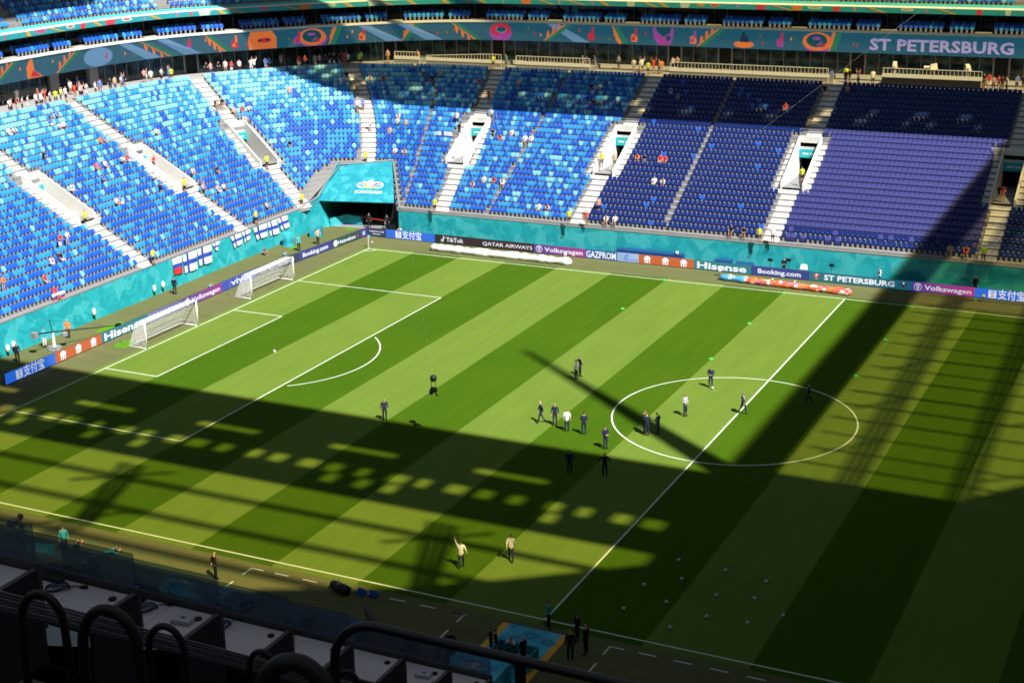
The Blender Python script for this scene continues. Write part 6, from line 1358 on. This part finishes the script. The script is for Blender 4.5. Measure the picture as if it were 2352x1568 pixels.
# near dark band with glazed slots
quad(b, XL-16, XR, -16.15, YN)
quad(b, XL-16, XR, -24.0, -22.3)
def slots(y0, y1, gaps):
    x = XL-16
    for a, c in sorted(gaps):
        if a > x: quad(b, x, a, y0, y1); x = max(x, c)
    quad(b, x, XR, y0, y1)
per = [-22.5+11.9*i for i in range(-7, 3)]
slots(-16.85, -16.15, [(c-2.7, c+2.7) for c in per if c < 1])
quad(b, XL-16, XR, -19.3, -16.85)
q4 = random.Random(4); gp_ = []
for c in per:
    for dx, w in ((-4.9, .55), (-2.4, .8), (-.3, .8), (2.1, .55), (4.8, .75), (6.9, .6)):
        if c+dx < 2: gp_.append((c+dx-w*q4.uniform(.6, 1), c+dx+w*q4.uniform(.6, 1)))
slots(-20.6, -19.3, gp_); quad(b, XL-16, XR, -20.95, -20.6)
gp_ = [(c+dx-.45, c+dx+.45) for c in per for dx in (-6.7, -4.4, .4, 3.0) if q4.random() < .6 and c+dx < 2]
slots(-22.3, -20.95, gp_)
# right dark band and the closed corner
quad(b, XR, 6.0, YN, YF+14); b.poly([(p[0]+KX, p[1]-KY, Zr) for p in ((XR, YN), (WX1, YN), (WX1, -8.8), (18, -8.8), (6.0, -8.8), (6.0, YN+.01))])
b.poly([(p[0]+KX, p[1]-KY, Zr) for p in ((XR, -24.0), (2.6, -25.4), (-3.9, -30.2), (-9.0, -33.7), (-17.1, -37.4), (-17.1, -43), (WX1, -43), (WX1, YN-.001), (XR, YN-.001))])
b.poly([(p[0]+KX, p[1]-KY, Zr) for p in ((18, -8.79), (WX1, -8.79), (WX1, 30), (23.5, -.5), (21.6, -4.3))])
# far dark band with small holes, outer dark left
FX0, FX1 = XL-16, XR
quad(b, FX0, FX1, YF, YF+1.7)
def slots2(y0, y1, gaps):
    x = FX0
    for a, c in sorted(gaps):
        if a > x: quad(b, x, a, y0, y1); x = max(x, c)
    quad(b, x, FX1, y0, y1)
gp_ = [(-90+2.45*i+q4.uniform(-.3, .3), -90+2.45*i+q4.uniform(.6, 1.2)) for i in range(37) if q4.random() < .62]
slots2(YF+1.7, YF+2.6, gp_); quad(b, FX0, FX1, YF+2.6, YF+3.2)
gp_ = [(-90+2.45*i+q4.uniform(.2, .8), -90+2.45*i+q4.uniform(1.1, 1.9)) for i in range(37) if q4.random() < .62]
slots2(YF+3.2, YF+4.2, gp_); quad(b, FX0, FX1, YF+4.2, YF+9.5)
quad(b, XL-14, XL, -10.599, YF)
b.build('opaque_deck', M_ROOF, rf)
b = MB(); quad(b, WX0, WX1, WY0, -43.01); b.build('fill_light_sheet', M_FILL, rf)  # unseen sheet over the near stand, added to give it soft light
b = MB(); z = Zr+.6
quad(b, WX0, XL, -43, YF+60, z); quad(b, XL, XR, YF, YF+60, z); quad(b, XL, XR, -43, YN, z); quad(b, XR, WX1, -43, YN, z)
b.build('translucent_sheet', M_SHEET, rf)
b = MB(); quad(b, XR, WX1, YN, YF+60, z); b.build('dimmed_sheet', M_SHEET2, rf)  # darker tint put in to weaken the light on the right-hand turf
b = MB()
def beam_(x0, y0, x1, y1, w, z0=Zr-1.2, z1=Zr-.2):
    p, q = Vector((x0+KX, y0-KY)), Vector((x1+KX, y1-KY)); t_ = (q-p).normalized(); c = (p+q)/2
    b.obox((c.x, c.y), t_, (q-p).length/2, w/2, z0, z1)
for y in (-27.7, -31.9, -36.2, -40.3): beam_(WX0, y, 6, y+.5, .38, Zr-.5, Zr-.4); beam_(WX0, y+.9, 6, y+1.1, .3, Zr-.9, Zr-.8)
for i, x in enumerate((-11.2, -36.3, -61.4, -86)): [beam_(x-1.8+o_, -24, x+1.6+o_*.7, -33, .36, Zr-2.4, Zr-2.3) for o_ in (-.9, -.25, .4, 1.0)]; [beam_(x+1.6+o_, -33, x+.2+o_, -43, .34, Zr-2.4, Zr-2.3) for o_ in (-.8, -.1, .6)]; beam_(x-4, -28, x+2, -24.1, .35, Zr-2.4, Zr-2.3); beam_(x-3, -36, x+4, -30, .3, Zr-2.6, Zr-2.5)
for x in (9.6, 16.9, 24.2, 31.5): [beam_(x+.8+o_, -9, x-1.4+o_, 70, .30, Zr-.6, Zr-.5) for o_ in (-.75, -.2, .3, .8)]
for i in range(26): beam_(5.0, -5.4+3.2*i+q4.uniform(-.25, .25), 60, -5.4+3.2*i-.4+q4.uniform(-.25, .25), q4.uniform(.22, .40), Zr-2.4, Zr-2.3)
for i in range(7): beam_(6, -3+9.6*i, 9.5, 1+9.6*i, .25, Zr-2.6, Zr-2.5); beam_(17, -4+11*i, 24, 2+11*i, .25, Zr-2.6, Zr-2.5)
for y in (YF+14, YF+19, YF+24): beam_(WX0, y, WX1, y, .6)
b.build('roof_truss', M_ROOF, rf)
ms = tag(link('roof_mast', None), 'tapering roof mast rising above a corner of the roof opening', 'mast'); b = MB()
b.tube([(XR+KX+.6, YN-KY+.2, HR), (XR+KX+1.9, YN-KY+2.3, HR+38)], [1.15, .30], 12); b.build('mast_tube', M_ROOF, ms)
# outer wall of the bowl closes the place beyond the stands
b = MB(); n = 64; R1 = [(128*math.cos(2*PI*i/n)-5, 122*math.sin(2*PI*i/n)-12) for i in range(n)]
for i in range(n):
    a, c = R1[i], R1[(i+1) % n]; b.poly([(a[0], a[1], 0), (c[0], c[1], 0), (c[0], c[1], 60), (a[0], a[1], 60)])
tag(b.build('outer_wall', mat('outer_wall_dark', (.05, .05, .055), .8)), kind='structure')
